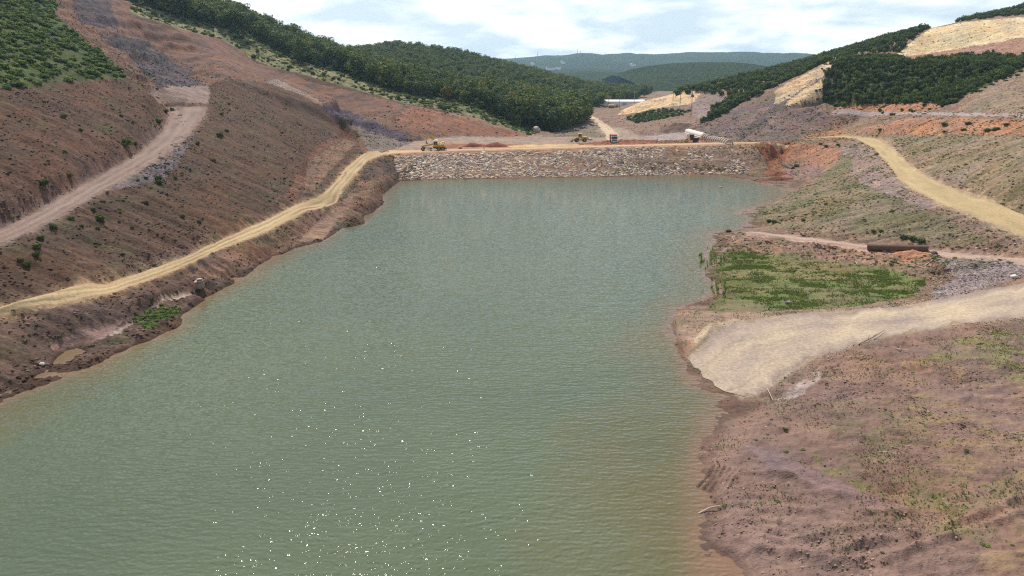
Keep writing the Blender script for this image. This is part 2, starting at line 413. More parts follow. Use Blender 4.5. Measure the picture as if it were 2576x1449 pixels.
# --- left hill
zone([(-800, 232), (60, 216), (330, 196), (390, 240), (450, 270), (420, 320), (250, 410), (100, 490), (-800, 900)], (.112, .06, .04), (.078, .05, .037), nz=n1, y1=330)
Z_SCRUB = [(-800, -600), (133, -600), (140, 44), (240, 128), (323, 196), (140, 207), (60, 218), (-800, 240)]
zone(Z_SCRUB, (.038, .055, .018), (.085, .1, .035), .7)  # dark ground tone stands in for shadow in the gaps between bushes
zone([(140, -300), (290, -300), (330, 40), (430, 74), (540, 130), (600, 180), (530, 215), (380, 236), (325, 196), (240, 128), (140, 40)], (.19, .1, .068), (.12, .08, .07), 1.7, nz=n1, y0=150, y1=600)
zone([(165, -60), (260, -60), (300, 78), (200, 62)], (.09, .064, .066), (.06, .048, .055), 1.7, y0=150)
zone([(250, 90), (300, 84), (385, 112), (372, 128), (300, 135)], (.07, .055, .06), (.045, .04, .047), 1.7, y0=150)
zone([(318, 130), (395, 125), (470, 180), (510, 216), (400, 222), (345, 175)], (.11, .085, .088), (.065, .055, .062), 1.9, y0=130)
zone([(375, 226), (440, 218), (525, 216), (530, 240), (520, 262), (478, 262), (440, 258), (395, 262)], (.26, .19, .16), (.19, .14, .12), .5, y0=120, y1=330)
zone([(255, 480), (420, 392), (470, 352), (500, 330), (445, 420), (410, 455), (330, 470)], (.17, .13, .135), (.11, .09, .1), 1.5)
zone([(430, 60), (560, 100), (650, 160), (760, 200), (1000, 258), (1320, 338), (1345, 352), (1060, 356), (880, 300), (700, 215), (560, 195)], (.2, .108, .076), (.135, .088, .07), 1.3, nz=n1, y0=290)
zone([(1050, 268), (1320, 338), (1345, 352), (1160, 348), (1000, 320), (1000, 290)], (.25, .12, .075), (.2, .105, .07), .9, y0=290)
zone([(860, 300), (1000, 345), (1060, 356), (1060, 378), (985, 378), (925, 385), (905, 340)], (.2, .15, .125), (.15, .12, .1), 1.1, y0=240)
zone([(812, 262), (900, 292), (1000, 333), (1042, 356), (1010, 356), (930, 328), (860, 305), (822, 284)], (.1, .075, .095), (.065, .052, .07), 1.6, y0=270)
zone([(660, 205), (760, 240), (815, 262), (800, 250), (700, 200)], (.26, .2, .17), (.2, .15, .13), 1)
Z_STRIP = [(330, 36), (430, 66), (560, 102), (640, 150), (700, 172), (850, 212), (1000, 255), (1200, 297), (1330, 340), (1360, 335), (1310, 318), (1190, 265), (1000, 231), (900, 194), (760, 158), (600, 80), (450, 40), (330, 5)]
zone(Z_STRIP, (.10, .115, .045), (.24, .21, .115), .7, y0=290)
Z_FOREST = [(300, -300), (330, 8), (450, 42), (600, 82), (760, 160), (900, 196), (1000, 233), (1190, 267), (1310, 322), (1400, 334), (1475, 304), (1440, 280), (1540, 262), (1600, 246), (1660, 228), (1700, 205), (1700, 100), (700, -300)]
zone(Z_FOREST, (.03, .042, .018), (.05, .06, .025), .5, y0=355)
# reddish-brown soil of the cut banks
def band(lineA, lineB): return list(lineA) + list(reversed(lineB))
zone(band(bank1[:10], road1_in[:9]), (.14, .078, .055), (.1, .06, .048), 1.3)
zone(band([project(*p) for p in bank2_w[:9]], [project(*p) for p in road2_i[:9]]), (.15, .078, .055), (.11, .062, .05), 1.0)
zone([(717, 494), (748, 440), (768, 394), (806, 362), (862, 327), (904, 345), (924, 384), (900, 376), (893, 356), (866, 348), (815, 378), (783, 402), (768, 450), (742, 505)], (.17, .085, .055), (.13, .07, .05), 1.2)
zone([(775, 408), (815, 380), (866, 350), (893, 358), (868, 392), (835, 425), (800, 470), (760, 490)], (.2, .125, .085), (.145, .085, .06), .9)
# strip between lower road and water
zone(band(road1_out, shore_left), (.13, .083, .064), (.088, .06, .048), 1.5)
zone([(470, 700), (560, 640), (700, 588), (780, 545), (870, 500), (905, 460), (990, 440), (960, 500), (860, 560), (760, 610), (650, 660), (560, 705)], (.2, .12, .085), (.15, .088, .062), 1.3)
zone([(745, 610), (800, 560), (850, 516), (878, 490), (890, 500), (850, 552), (812, 604)], (.26, .165, .115), (.2, .125, .09), .5)
zone([(300, 828), (340, 808), (400, 778), (405, 752), (440, 740), (475, 738), (487, 748), (430, 758), (395, 768), (360, 800), (310, 838), (225, 858)], (.52, .42, .34), (.34, .25, .2), .5, amount=.55)
zone([(405, 752), (440, 747), (470, 745), (480, 750), (445, 756), (415, 757)], (.6, .5, .41), None, .2, amount=.7)
zone([(200, 830), (300, 812), (330, 800), (280, 840), (210, 862), (140, 885), (130, 870)], (.3, .19, .155), (.22, .14, .115), .4, amount=.8)
zone([(330, 800), (400, 775), (450, 772), (450, 792), (372, 830), (350, 820)], (.075, .1, .03), (.13, .11, .07), .8, amount=.75)
# --- dam platform
zone(band(crest_front, [(1896, 357), (1860, 352), (1700, 345), (1560, 340), (1400, 340), (1300, 345), (1140, 343), (1040, 356), (985, 378)]), (.30, .22, .175), (.24, .18, .14), .45, y0=225, y1=345)
zone([(1120, 378), (1090, 372), (1100, 362), (1250, 364), (1400, 366), (1120, 374)], (.3, .12, .07), (.22, .09, .055), .6, y0=225)
zone([(1290, 366), (1450, 362), (1500, 360), (1560, 356), (1620, 356), (1540, 364), (1400, 369), (1280, 371)], (.52, .37, .19), (.45, .3, .15), .3, y0=225)
zone([(1440, 362), (1560, 352), (1700, 354), (1755, 340), (1840, 357), (1700, 361), (1500, 366)], (.26, .105, .065), (.2, .085, .055), .7, y0=225)
zone([(1620, 345), (1700, 335), (1740, 335), (1720, 350), (1640, 354)], (.3, .26, .25), (.26, .21, .2), .5, y0=225)
# --- valley
zone([(1340, 350), (1400, 333), (1475, 305), (1500, 316), (1540, 350)], (.22, .16, .13), (.15, .13, .085), 1.2, y0=335)
zone([(1500, 300), (1560, 285), (1765, 235), (1800, 250), (1765, 315), (1740, 335), (1640, 348), (1560, 345)], (.25, .162, .125), (.2, .13, .105), 1.1, nz=n1, y0=330)
zone([(1570, 300), (1580, 288), (1650, 275), (1735, 278), (1715, 292), (1660, 300), (1610, 310)], (.1, .11, .05), (.17, .14, .08), .8, y0=330)
zone([(1552, 290), (1580, 270), (1610, 258), (1650, 247), (1700, 232), (1750, 223), (1764, 234), (1745, 262), (1690, 268), (1640, 275), (1600, 284)], (.6, .45, .27), (.48, .33, .2), .9, y0=330, y1=520)
zone([(1735, 262), (1765, 236), (1830, 240), (1880, 245), (1770, 300), (1745, 290)], (.26, .19, .175), (.21, .155, .14), .8, y0=330)
zone([(1660, 335), (1660, 318), (1720, 312), (1735, 322), (1740, 335)], (.16, .11, .09), (.1, .075, .06), 1.3, y0=310)
# --- right abutment
zone([(1735, 335), (1768, 308), (1850, 273), (1900, 243), (1990, 203), (2040, 232), (2080, 255), (2150, 284), (2060, 330), (1990, 352), (1900, 363), (1850, 356)], (.2, .132, .112), (.145, .104, .103), 1.1, nz=n1, y0=255, y1=400)
zone([(1955, 224), (2094, 153), (2102, 172), (2085, 205), (2072, 252), (2000, 262), (1945, 262)], (.54, .40, .235), (.38, .27, .18), .9, y0=255, y1=400)
zone([(1842, 344), (1950, 268), (2082, 186), (2086, 206), (1960, 282), (1866, 350)], (.14, .105, .1), (.1, .078, .08), 1.3, y0=255, y1=400)
zone([(1990, 246), (2070, 198), (2078, 206), (2066, 250), (2010, 262), (1975, 266)], (.58, .43, .24), (.45, .31, .19), .8, y0=255, y1=400)
Z_SHRUB = [(2076, 258), (2072, 215), (2090, 180), (2108, 150), (2180, 135), (2250, 150), (2300, 165), (2400, 145), (2576, 150), (2900, 60), (2900, 90), (2576, 172), (2440, 236), (2400, 262), (2230, 266), (2120, 268)]
zone(Z_SHRUB, (.045, .055, .022), (.075, .08, .035), .5, y0=255, y1=400)
zone([(2150, 150), (2190, 138), (2250, 143), (2330, 135), (2450, 115), (2576, 94), (2900, 60), (2900, 70), (2576, 146), (2480, 140), (2400, 138), (2300, 168), (2240, 150)], (.34, .2, .145), (.27, .16, .12), .9, y0=340, y1=410)
zone([(2255, 142), (2262, 128), (2340, 73), (2420, 56), (2576, 40), (2900, 20), (2900, 60), (2576, 95), (2450, 116), (2330, 137)], (.66, .53, .31), (.52, .39, .235), .9, nz=n1, y0=370, y1=435)
zone([(2500, 50), (2900, 22), (2900, 60), (2540, 92)], (.45, .36, .28), (.35, .27, .23), .9, y0=370, y1=435, amount=.25)
zone([(2120, 268), (2230, 262), (2350, 258), (2370, 272), (2300, 284), (2150, 287), (2090, 285)], (.42, .2, .11), (.32, .17, .115), .9, y0=240, y1=330)
zone([(2000, 354), (2040, 338), (2180, 320), (2300, 296), (2576, 300), (2900, 310), (2900, 350), (2576, 340), (2400, 340), (2260, 338), (2140, 341)], (.39, .19, .1), (.28, .155, .11), 1.1, nz=n1, y1=330)
zone([(2420, 262), (2470, 236), (2576, 178), (2900, 95), (2900, 298), (2576, 284), (2400, 280)], (.28, .195, .145), (.2, .155, .105), .8, nz=ns)
zone([(2235, 352), (2300, 340), (2576, 345), (2900, 360), (2900, 690), (2576, 546), (2430, 470), (2330, 430), (2280, 385)], (.265, .19, .135), (.165, .14, .08), .9, nz=ns)
zone([(2112, 374), (2150, 352), (2190, 376), (2228, 412), (2255, 452), (2300, 485), (2390, 530), (2260, 520), (2170, 470), (2130, 420)], (.28, .195, .165), (.22, .16, .14), .9)
zone([(2050, 460), (2110, 400), (2140, 385), (2145, 430), (2100, 455), (1990, 500), (1930, 520), (2000, 480)], (.22, .165, .12), (.13, .125, .06), .9, y1=300)
zone([(1850, 535), (1990, 485), (2110, 440), (2260, 500), (2400, 560), (2500, 620), (2300, 608), (2140, 592), (1950, 574)], (.22, .165, .115), (.145, .13, .07), 1.0, nz=n1)
zone([(1895, 361), (2000, 356), (1998, 376), (1975, 412), (1955, 440), (1935, 440), (1930, 412)], (.27, .105, .055), (.21, .085, .05), .9, y0=220)
zone([(1998, 358), (2060, 364), (2114, 376), (2108, 410), (2060, 440), (2000, 425), (1975, 412)], (.36, .18, .105), (.29, .155, .11), .9, y0=220)
zone([(1975, 425), (2020, 412), (2080, 420), (2060, 445), (2025, 458), (1890, 458), (1960, 446), (1935, 440)], (.26, .14, .11), (.2, .14, .125), 1.2, y0=215)
# flats
zone([(1862, 582), (1990, 592), (2140, 610), (2300, 622), (2600, 650), (2600, 672), (2350, 645), (2150, 632), (1990, 606), (1880, 590)], (.38, .255, .195), (.31, .2, .155), .3)
zone([(1795, 588), (1880, 596), (2000, 612), (2160, 640), (2340, 650), (2460, 700), (2330, 690), (2100, 655), (1900, 640), (1845, 628)], (.29, .175, .125), (.2, .135, .1), 1.5)
zone([(2250, 640), (2290, 628), (2340, 635), (2350, 655), (2280, 660)], (.4, .2, .12), (.33, .17, .11), 1.2)
zone([(2330, 660), (2500, 650), (2900, 690), (2900, 720), (2576, 698), (2430, 738), (2350, 760), (2330, 735), (2420, 700)], (.29, .235, .225), (.22, .175, .165), 1.2)
Z_GRASS = [(1775, 640), (1850, 632), (1960, 640), (2100, 655), (2250, 680), (2330, 700), (2300, 745), (2150, 775), (2000, 782), (1780, 790), (1775, 770), (1830, 740), (1790, 690), (1805, 665)]
zone(Z_GRASS, (.12, .155, .048), (.19, .15, .085), .8, nz=np.clip(n1 * .5 + (fbm(GX / 9, GY / 1.6, 3, 77)[..., None] * .5 + .5) * .5, 0, 1))
zone([(1700, 778), (1780, 782), (2000, 786), (1860, 806), (1790, 846), (1740, 903), (1715, 880), (1694, 820)], (.33, .22, .165), (.2, .15, .1), 1.0)
zone([(1740, 850), (1780, 815), (1850, 800), (1880, 805), (1800, 850), (1745, 890)], (.45, .35, .24), (.36, .25, .19), .6, amount=.8)
# near ground, bottom right
near = [(1700, 1000), (1925, 1000), (2000, 945), (2100, 890), (2250, 850), (2600, 800), (3200, 790), (3200, 1800), (1700, 1800)]
zone(near, (.255, .162, .124), (.185, .122, .1), 1.0, nz=n1, y1=115)
zone([(1880, 1120), (1960, 1135), (2060, 1190), (2160, 1235), (2260, 1275), (2230, 1290), (2080, 1240), (1930, 1170)], (.25, .165, .155), (.2, .135, .13), .6, y1=115, amount=.8)
def patch(poly, ca, cb, amt, y1=115, thr=.5):
    m = in_poly(UW, VW, poly) & (GY < y1)
    f = np.clip((fbm(GX / 1.6, GY / 1.0, 4, 61) * .5 + .5 - thr) * 5, 0, 1) * amt
    col = (C(*ca) * n2 + C(*cb) * (1 - n2))
    w = np.where(m, f, 0)[..., None]
    tint[:] = tint * (1 - w) + col * w
patch([(2300, 920), (2420, 850), (2600, 815), (3000, 800), (3000, 950), (2576, 980), (2450, 900)], (.2, .2, .07), (.15, .15, .06), .85, thr=.36)
patch([(2040, 1140), (2120, 1175), (2260, 1240), (2420, 1330), (2460, 1370), (2360, 1330), (2200, 1250), (2080, 1190)], (.155, .16, .06), (.2, .165, .08), .75, thr=.36)
patch([(2100, 1010), (2340, 990), (2560, 1100), (2576, 1449), (2380, 1400), (2200, 1240), (2060, 1130), (2090, 1060)], (.15, .135, .075), (.19, .15, .1), .8, thr=.45)
patch([(2300, 880), (2700, 830), (2900, 1449), (2450, 1250), (2200, 1000)], (.33, .2, .11), (.24, .17, .1), .55, thr=.5)
patch([(2340, 1240), (2430, 1240), (2440, 1320), (2350, 1300)], (.145, .165, .06), (.18, .155, .08), .7, thr=.4)
patch([(2480, 1380), (2620, 1340), (2700, 1449), (2450, 1449)], (.33, .225, .135), (.28, .185, .12), .5, thr=.45)
patch([(1880, 1010), (1960, 1000), (2030, 950), (2070, 920), (2060, 960), (1980, 1010)], (.25, .17, .16), (.5, .42, .36), .8, thr=.4)
# right lower hillside gets thin weedy patches
m = (GX > 20) & (GY > 115) & (BZ < 25) & (rough > .55)
f = np.clip((fbm(GX / 6, GY / 3.0, 4, 91) * .5 + .5 - .52) * 4, 0, 1)[..., None] * .55
tint[:] = np.where(m[..., None], tint * (1 - f) + C(.13, .125, .06) * f, tint)
# left hillside gets a few green smears
m = left & (GY < 330) & (rough > .85)
f = np.clip((fbm(GX / 5, GY / 5, 4, 95) * .5 + .5 - .62) * 5, 0, 1)[..., None] * .5
tint[:] = np.where(m[..., None], tint * (1 - f) + C(.085, .095, .04) * f, tint)
# damp rim at the water
dsh = np.full(GX.shape, 50.0)
cand = (BZ < 1.2) & (GY < 262)
dsh[cand] = seg_dist(GX[cand], GY[cand], SHORE)
wet = np.clip(1 - BZ / .35, 0, 1) * (GY < 262)
tint[:] = tint * (1 - .38 * wet[..., None])

# ------------------------------------------------------------------ relief
amp = np.minimum(.02 + .0022 * RR, .55)
lump = fbm(GX / 3.0, GY / 3.0, 5, 101, .55)
clod = fbm(GX / .9, GY / .9, 4, 111, .6)
furrow = fbm(GX / 16, GY / 1.5, 3, 121, .6)
ridge = 1 - np.abs(fbm(GX / 4.2, GY / 2.6, 4, 131)) * 2
nearness = np.clip(1.3 - RR / 500, .4, 1)
relief = rough * (.36 * lump + .26 * np.clip(clod, -.2, 1) * nearness + .42 * furrow * np.clip(RR / 120, .3, 1.2) + .12 * ridge)
ca_, sa_ = math.cos(-.34), math.sin(-.34)
dozer = fbm((GX * ca_ + GY * sa_) / 9, (-GX * sa_ + GY * ca_) / 1.1, 4, 151, .6)
relief += .34 * dozer * np.clip((GX - 10) / 6, 0, 1) * np.clip((92 - GY) / 20, 0, 1)
relief += .3 * fbm(GX / 2.6, GY / 2.6, 3, 161) * np.clip(1 - np.abs(BZ) / .9, 0, 1) * (GY < 262)
relief *= np.clip(.4 + BZ / 1.6, .35, 1.0)
# scraped ridges and wheel ruts on the near bank
def c6(*pts): return [at_z(1717 + a * .3335, 966 + b * .3335, 1.2)[:2] for a, b in pts]
nearm = (GY < 112) & (GX > 8)
rn = .55 + .6 * fbm(GX / 1.3, GY / 1.3, 3, 171)
def groove(line, h, w):
    d = seg_dist(GX[nearm], GY[nearm], line); relief[nearm] += 1.7 * h * np.exp(-(d / w) ** 2) * rn[nearm]
for ln, h, w in ((c6((330, 1170), (620, 1240), (900, 1310), (1300, 1400)), .35, .45), (c6((250, 1120), (700, 1180), (1100, 1165), (1500, 1180)), .3, .4), (c6((1100, 1290), (1600, 1280), (2000, 1220), (2300, 1130), (2576, 1040)), .4, .45),
                 (c6((1500, 1440), (1900, 1340), (2300, 1230), (2600, 1120)), .4, .4), (c6((260, 800), (420, 830), (560, 850)), .35, .3), (c6((300, 860), (900, 980), (1500, 1060), (2000, 1080)), .22, .35), (c6((420, 1010), (1000, 1090), (1700, 1190), (2100, 1210)), .2, .35),
                 (c6((1150, 130), (1280, 105), (1500, 110)), .2, .25), (c6((820, 240), (1100, 180), (1500, 200), (1900, 260)), -.14, .35), (c6((840, 280), (1110, 215), (1500, 235), (1900, 300)), -.14, .35),
                 (c6((600, 470), (1000, 640), (1300, 800), (1700, 920), (2100, 1060)), -.2, .9), (c6((500, 600), (900, 760), (1200, 900), (1600, 1030)), .2, .4), (c6((1700, 300), (2100, 380), (2576, 420)), -.12, .3), (c6((1690, 335), (2090, 415), (2576, 455)), -.12, .3)):
    groove(ln, h, w)
for k in range(6): groove(c6((120 + 42 * k, 690 + 14 * k), (240 + 40 * k, 565 + 14 * k)), .26, .16)
# gullied cut faces
gul = 1 - np.abs(vnoise(GX / 2.4, GY / 2.4, 141))
relief += .35 * gul * np.clip(rough - 1.1, 0, 1)
# rock benches in the quarry scar
gm = left & (rough > 1.55) & (GY > 130) & (GY < 420)
tz = (BZ + 2.4 * fbm(GX / 11, GY / 11, 4, 181)) / 5.2; fr = tz - np.floor(tz); sst = np.clip((fr - .42) / .3, 0, 1); sst = sst * sst * (3 - 2 * sst)
relief += blur(gm.astype(float), 2) * (sst - fr) * 5.2 * .42
flat = np.minimum(rough, 1)
# keep the roads and the crest even
def road_mask(o, i, pad):
    poly = [(p[0], p[1]) for p in o] + [(p[0], p[1]) for p in reversed(i)]
    m = in_poly(GX, GY, poly).astype(float)
    return m
RM = np.zeros(GX.shape)
for o, i in ((road1_o, road1_i), (road2_o, road2_i), (road3_o, road3_i), (ramp_h, ramp_l), (crest_f, crest_b)):
    RM = np.maximum(RM, road_mask(o, i, 0))
RMB = np.clip(blur(RM, 3) * 1.6, 0, 1)
relief *= (1 - .93 * RMB)
HZ = BZ + relief
# dust and spilled fill along the road edges
for k_, (o, i, ce) in enumerate(((road1_o, road1_i, (.36, .25, .145)), (road2_o, road2_i, (.24, .17, .135)), (road3_o, road3_i, (.33, .24, .15)), (ramp_h, ramp_l, (.32, .25, .185)), (crest_f, crest_b, (.36, .22, .135)))):
    m_ = road_mask(o, i, 0); mb_ = blur(m_, 14)
    w_ = np.clip(mb_ * 2.2, 0, 1) * np.clip(.45 + 1.1 * fbm(GX / 1.7, GY / 1.7, 4, 190 + k_), 0, 1)
    w_ = np.maximum(w_, m_)[..., None] * .9
    tint[:] = tint * (1 - w_) + C(*ce) * (.85 + .3 * n2) * w_
HZ = np.where((GY > 262) & (HZ < .2), .2, HZ)
del lump, clod, furrow, ridge

def mesh_obj(name, verts, faces, mat=None, parent=None, smooth=False, kind=None):
    me = bpy.data.meshes.new(name)
    verts = np.asarray(verts, dtype=np.float32)
    faces = np.asarray(faces)
    if isinstance(faces, np.ndarray) and faces.ndim == 2 and len(faces) > 2000:
        k = faces.shape[1]
        me.vertices.add(len(verts)); me.vertices.foreach_set('co', verts.ravel())
        me.loops.add(faces.size); me.loops.foreach_set('vertex_index', faces.ravel().astype(np.int32))
        me.polygons.add(len(faces))
        me.polygons.foreach_set('loop_start', np.arange(0, faces.size, k, dtype=np.int32))
        me.update(calc_edges=True)
    else:
        me.from_pydata([tuple(v) for v in verts.tolist()], [], [tuple(f) for f in faces])
        me.update()
    if smooth: me.polygons.foreach_set('use_smooth', [True] * len(me.polygons))
    if mat: me.materials.append(mat)
    o = bpy.data.objects.new(name, me)
    COL.objects.link(o)
    if parent is not None: o.parent = parent
    if kind: o['kind'] = kind
    return o
def color_attr(me, name, cols, alpha=1.0):
    a = me.color_attributes.new(name, 'FLOAT_COLOR', 'POINT')
    c = np.ones((len(cols), 4), np.float32); c[:, :3] = cols; c[:, 3] = alpha
    a.data.foreach_set('color', c.ravel())

# ------------------------------------------------------------------ materials
MATS = {}
def new_mat(name):
    m = bpy.data.materials.new(name); m.use_nodes = True
    MATS[name] = m
    return m, m.node_tree, m.node_tree.nodes['Principled BSDF']
def noise(nt, scale, detail=4, rough=.55, vec=None, dim='3D'):
    n = nt.nodes.new('ShaderNodeTexNoise'); n.noise_dimensions = dim
    n.inputs['Scale'].default_value = scale; n.inputs['Detail'].default_value = detail; n.inputs['Roughness'].default_value = rough
    if vec is not None: nt.links.new(vec, n.inputs['Vector'])
    return n.outputs['Fac']
def ramp(nt, fac, stops):
    r = nt.nodes.new('ShaderNodeValToRGB'); e = r.color_ramp.elements
    while len(e) < len(stops): e.new(.5)
    for k, (p, c) in enumerate(stops):
        e[k].position = p; e[k].color = (*c, 1) if len(c) == 3 else c
    nt.links.new(fac, r.inputs[0]); return r.outputs['Color']
def mathn(nt, op, a, b=None, c=None):
    n = nt.nodes.new('ShaderNodeMath'); n.operation = op
    for k, x in enumerate((a, b, c)):
        if x is None: continue
        if isinstance(x, (int, float)): n.inputs[k].default_value = x
        else: nt.links.new(x, n.inputs[k])
    return n.outputs[0]
def mixc(nt, fac, a, b, mode='MIX'):
    n = nt.nodes.new('ShaderNodeMixRGB'); n.blend_type = mode
    for k, x in enumerate((fac, a, b)):
        if isinstance(x, (int, float)): n.inputs[k].default_value = x
        elif isinstance(x, tuple): n.inputs[k].default_value = (*x, 1)
        else: nt.links.new(x, n.inputs[k])
    return n.outputs[0]
def geo_pos(nt): return nt.nodes.new('ShaderNodeNewGeometry').outputs['Position']
def stretch(nt, vec, s):
    n = nt.nodes.new('ShaderNodeVectorMath'); n.operation = 'MULTIPLY'
    nt.links.new(vec, n.inputs[0]); n.inputs[1].default_value = s
    return n.outputs[0]
def bump(nt, bsdf, h, strength, dist):
    b = nt.nodes.new('ShaderNodeBump'); b.inputs['Strength'].default_value = strength; b.inputs['Distance'].default_value = dist
    nt.links.new(h, b.inputs['Height']); nt.links.new(b.outputs[0], bsdf.inputs['Normal'])

def soil_material():
    m, nt, b = new_mat('soil')
    a = nt.nodes.new('ShaderNodeVertexColor'); a.layer_name = 'tint'
    p = geo_pos(nt)
    n_f = noise(nt, 1.7, 8, .68, p)
    n_c = noise(nt, .35, 6, .6, p)
    v = ramp(nt, n_f, [(.3, (.5, .48, .48)), (.5, (1, 1, 1)), (.7, (1.42, 1.4, 1.36))])
    w = ramp(nt, n_c, [(.3, (.82, .83, .85)), (.7, (1.14, 1.12, 1.1))])
    n_s = noise(nt, 1.0, 6, .62, stretch(nt, p, (.1, .95, .25)))
    st = ramp(nt, n_s, [(.32, (.7, .68, .68)), (.5, (1, 1, 1)), (.68, (1.26, 1.25, 1.22))])
    hu = ramp(nt, noise(nt, .07, 5, .6, p), [(.33, (1.08, .97, .88)), (.5, (1, 1, 1)), (.66, (.92, .97, 1.06))])
    c = mixc(nt, 1, mixc(nt, a.outputs['Alpha'], a.outputs['Color'], v, 'MULTIPLY'), w, 'MULTIPLY')
    c = mixc(nt, 1, mixc(nt, a.outputs['Alpha'], c, st, 'MULTIPLY'), hu, 'MULTIPLY')
    nt.links.new(c, b.inputs['Base Color'])
    b.inputs['Roughness'].default_value = .95
    b.inputs['Specular IOR Level'].default_value = .12
    h = mathn(nt, 'ADD', mathn(nt, 'MULTIPLY_ADD', n_f, .55, mathn(nt, 'MULTIPLY', noise(nt, 6.0, 5, .65, p), .25)), mathn(nt, 'MULTIPLY', n_s, .6))
    bump(nt, b, h, .9, .42)
    return m
M_SOIL = soil_material()

idx = np.arange(NA * NR).reshape(NR, NA)
quads = np.stack([idx[:-1, :-1], idx[:-1, 1:], idx[1:, 1:], idx[1:, :-1]], -1).reshape(-1, 4)
hz = HZ.ravel()
keep = ~(hz[quads].max(1) < -1.2)
quads = quads[keep][:, ::-1]
used = np.zeros(NA * NR, bool); used[quads.ravel()] = True
remap = np.cumsum(used) - 1
P3 = np.stack([GX.ravel(), GY.ravel(), hz], 1)
ground = mesh_obj('ground', P3[used], remap[quads], M_SOIL, smooth=True, kind='structure')
color_attr(ground.data, 'tint', np.clip(tint.reshape(-1, 3)[used], 0, 1), (1 - .55 * ((GY < 112) & (GX > 8))).ravel()[used])
GROUND_BVH = BVHTree.FromPolygons([Vector(p) for p in P3[used][::1].tolist()], remap[quads].tolist())
def gz(x, y):
    h = GROUND_BVH.ray_cast(Vector((x, y, 500)), _down)
    return h[0].z if h[0] is not None else tin_z(x, y)
def hit(u, v):                                    # where the line of sight of a photo point meets the land
    h = GROUND_BVH.ray_cast(Vector((0, 0, CAM_Z)), Vector(ray(u, v)).normalized())
    if h[0] is None: return Vector(at_z(u, v, 0))
    return h[0]

# ------------------------------------------------------------------ water
def water_material():
    m, nt, b = new_mat('lake_water')
    a = nt.nodes.new('ShaderNodeVertexColor'); a.layer_name = 'tint'
    p = geo_pos(nt)
    c = mixc(nt, 1, a.outputs['Color'], ramp(nt, noise(nt, .03, 3, .5, p), [(.3, (.85, .88, .86)), (.7, (1.15, 1.1, 1.05))]), 'MULTIPLY')
    nt.links.new(c, b.inputs['Base Color'])
    b.inputs['Roughness'].default_value = .02
    b.inputs['IOR'].default_value = 1.333
    # wind ripples: short crests lying across the view, with smaller chop on top
    s1 = stretch(nt, p, (.8, 2.3, 1))
    s2 = stretch(nt, p, (2.7, 3.4, 1))
    s3 = stretch(nt, p, (.16, .42, 1))
    gust = ramp(nt, noise(nt, .03, 3, .6, p), [(.3, (.8, .8, .8)), (.7, (1.12, 1.12, 1.12))])
    h = mathn(nt, 'ADD', mathn(nt, 'MULTIPLY', noise(nt, 1.0, 0, .5, s1), .11),
              mathn(nt, 'ADD', mathn(nt, 'MULTIPLY', noise(nt, 1.0, 0, .55, s2), .062), mathn(nt, 'MULTIPLY', noise(nt, 1.0, 1, .5, s3), .14)))
    h = mathn(nt, 'MULTIPLY', h, gust)
    bump(nt, b, h, 1.0, 1.0)
    return m
M_WATER = water_material()
wx = np.linspace(-130, 140, 271); wy = np.linspace(-40, 262, 303)
WX, WY = np.meshgrid(wx, wy)
WZ = np.array([tin_z(x, y) if y > 24 else -4 for x, y in zip(WX.ravel(), WY.ravel())]).reshape(WX.shape)
dep = np.clip(-WZ, 0, 6)
deep = C(.088, .111, .067); mid = C(.118, .102, .050); sh = C(.19, .115, .075)
t1 = np.clip(dep / .45, 0, 1)[..., None]; t2 = np.clip((dep - .5 + .6 * fbm(WX / 9, WY / 9, 3, 71)) / 1.5, 0, 1)[..., None]
wcol = (sh * (1 - t1) + mid * t1) * (1 - t2) + deep * t2
nx, ny = len(wx), len(wy)
ii = np.arange(nx * ny).reshape(ny, nx)
wq = np.stack([ii[:-1, :-1], ii[:-1, 1:], ii[1:, 1:], ii[1:, :-1]], -1).reshape(-1, 4)
kq = WZ.ravel()[wq].min(1) < .3
water = mesh_obj('water', np.stack([WX.ravel(), WY.ravel(), np.zeros(WX.size)], 1), wq[kq], M_WATER, smooth=True, kind='structure')
color_attr(water.data, 'tint', wcol.reshape(-1, 3))
# ------------------------------------------------------------------ roads: draped ribbons with ragged edges and wheel tracks
def tint_material(name, strength=.5, dist=.15, scale=2.2, rough=.95, lo=.72, hi=1.25):
    m, nt, b = new_mat(name)
    a = nt.nodes.new('ShaderNodeVertexColor'); a.layer_name = 'tint'
    p = geo_pos(nt)
    n = noise(nt, scale, 8, .66, p)
    c = mixc(nt, 1, a.outputs['Color'], ramp(nt, n, [(.3, (lo,) * 3), (.7, (hi,) * 3)]), 'MULTIPLY')
    nt.links.new(c, b.inputs['Base Color'])
    b.inputs['Roughness'].default_value = rough
    b.inputs['Specular IOR Level'].default_value = .15
    bump(nt, b, n, strength, dist)
    return m
M_ROAD = tint_material('packed_earth', .6, .15, 2.4, lo=.68, hi=1.22)

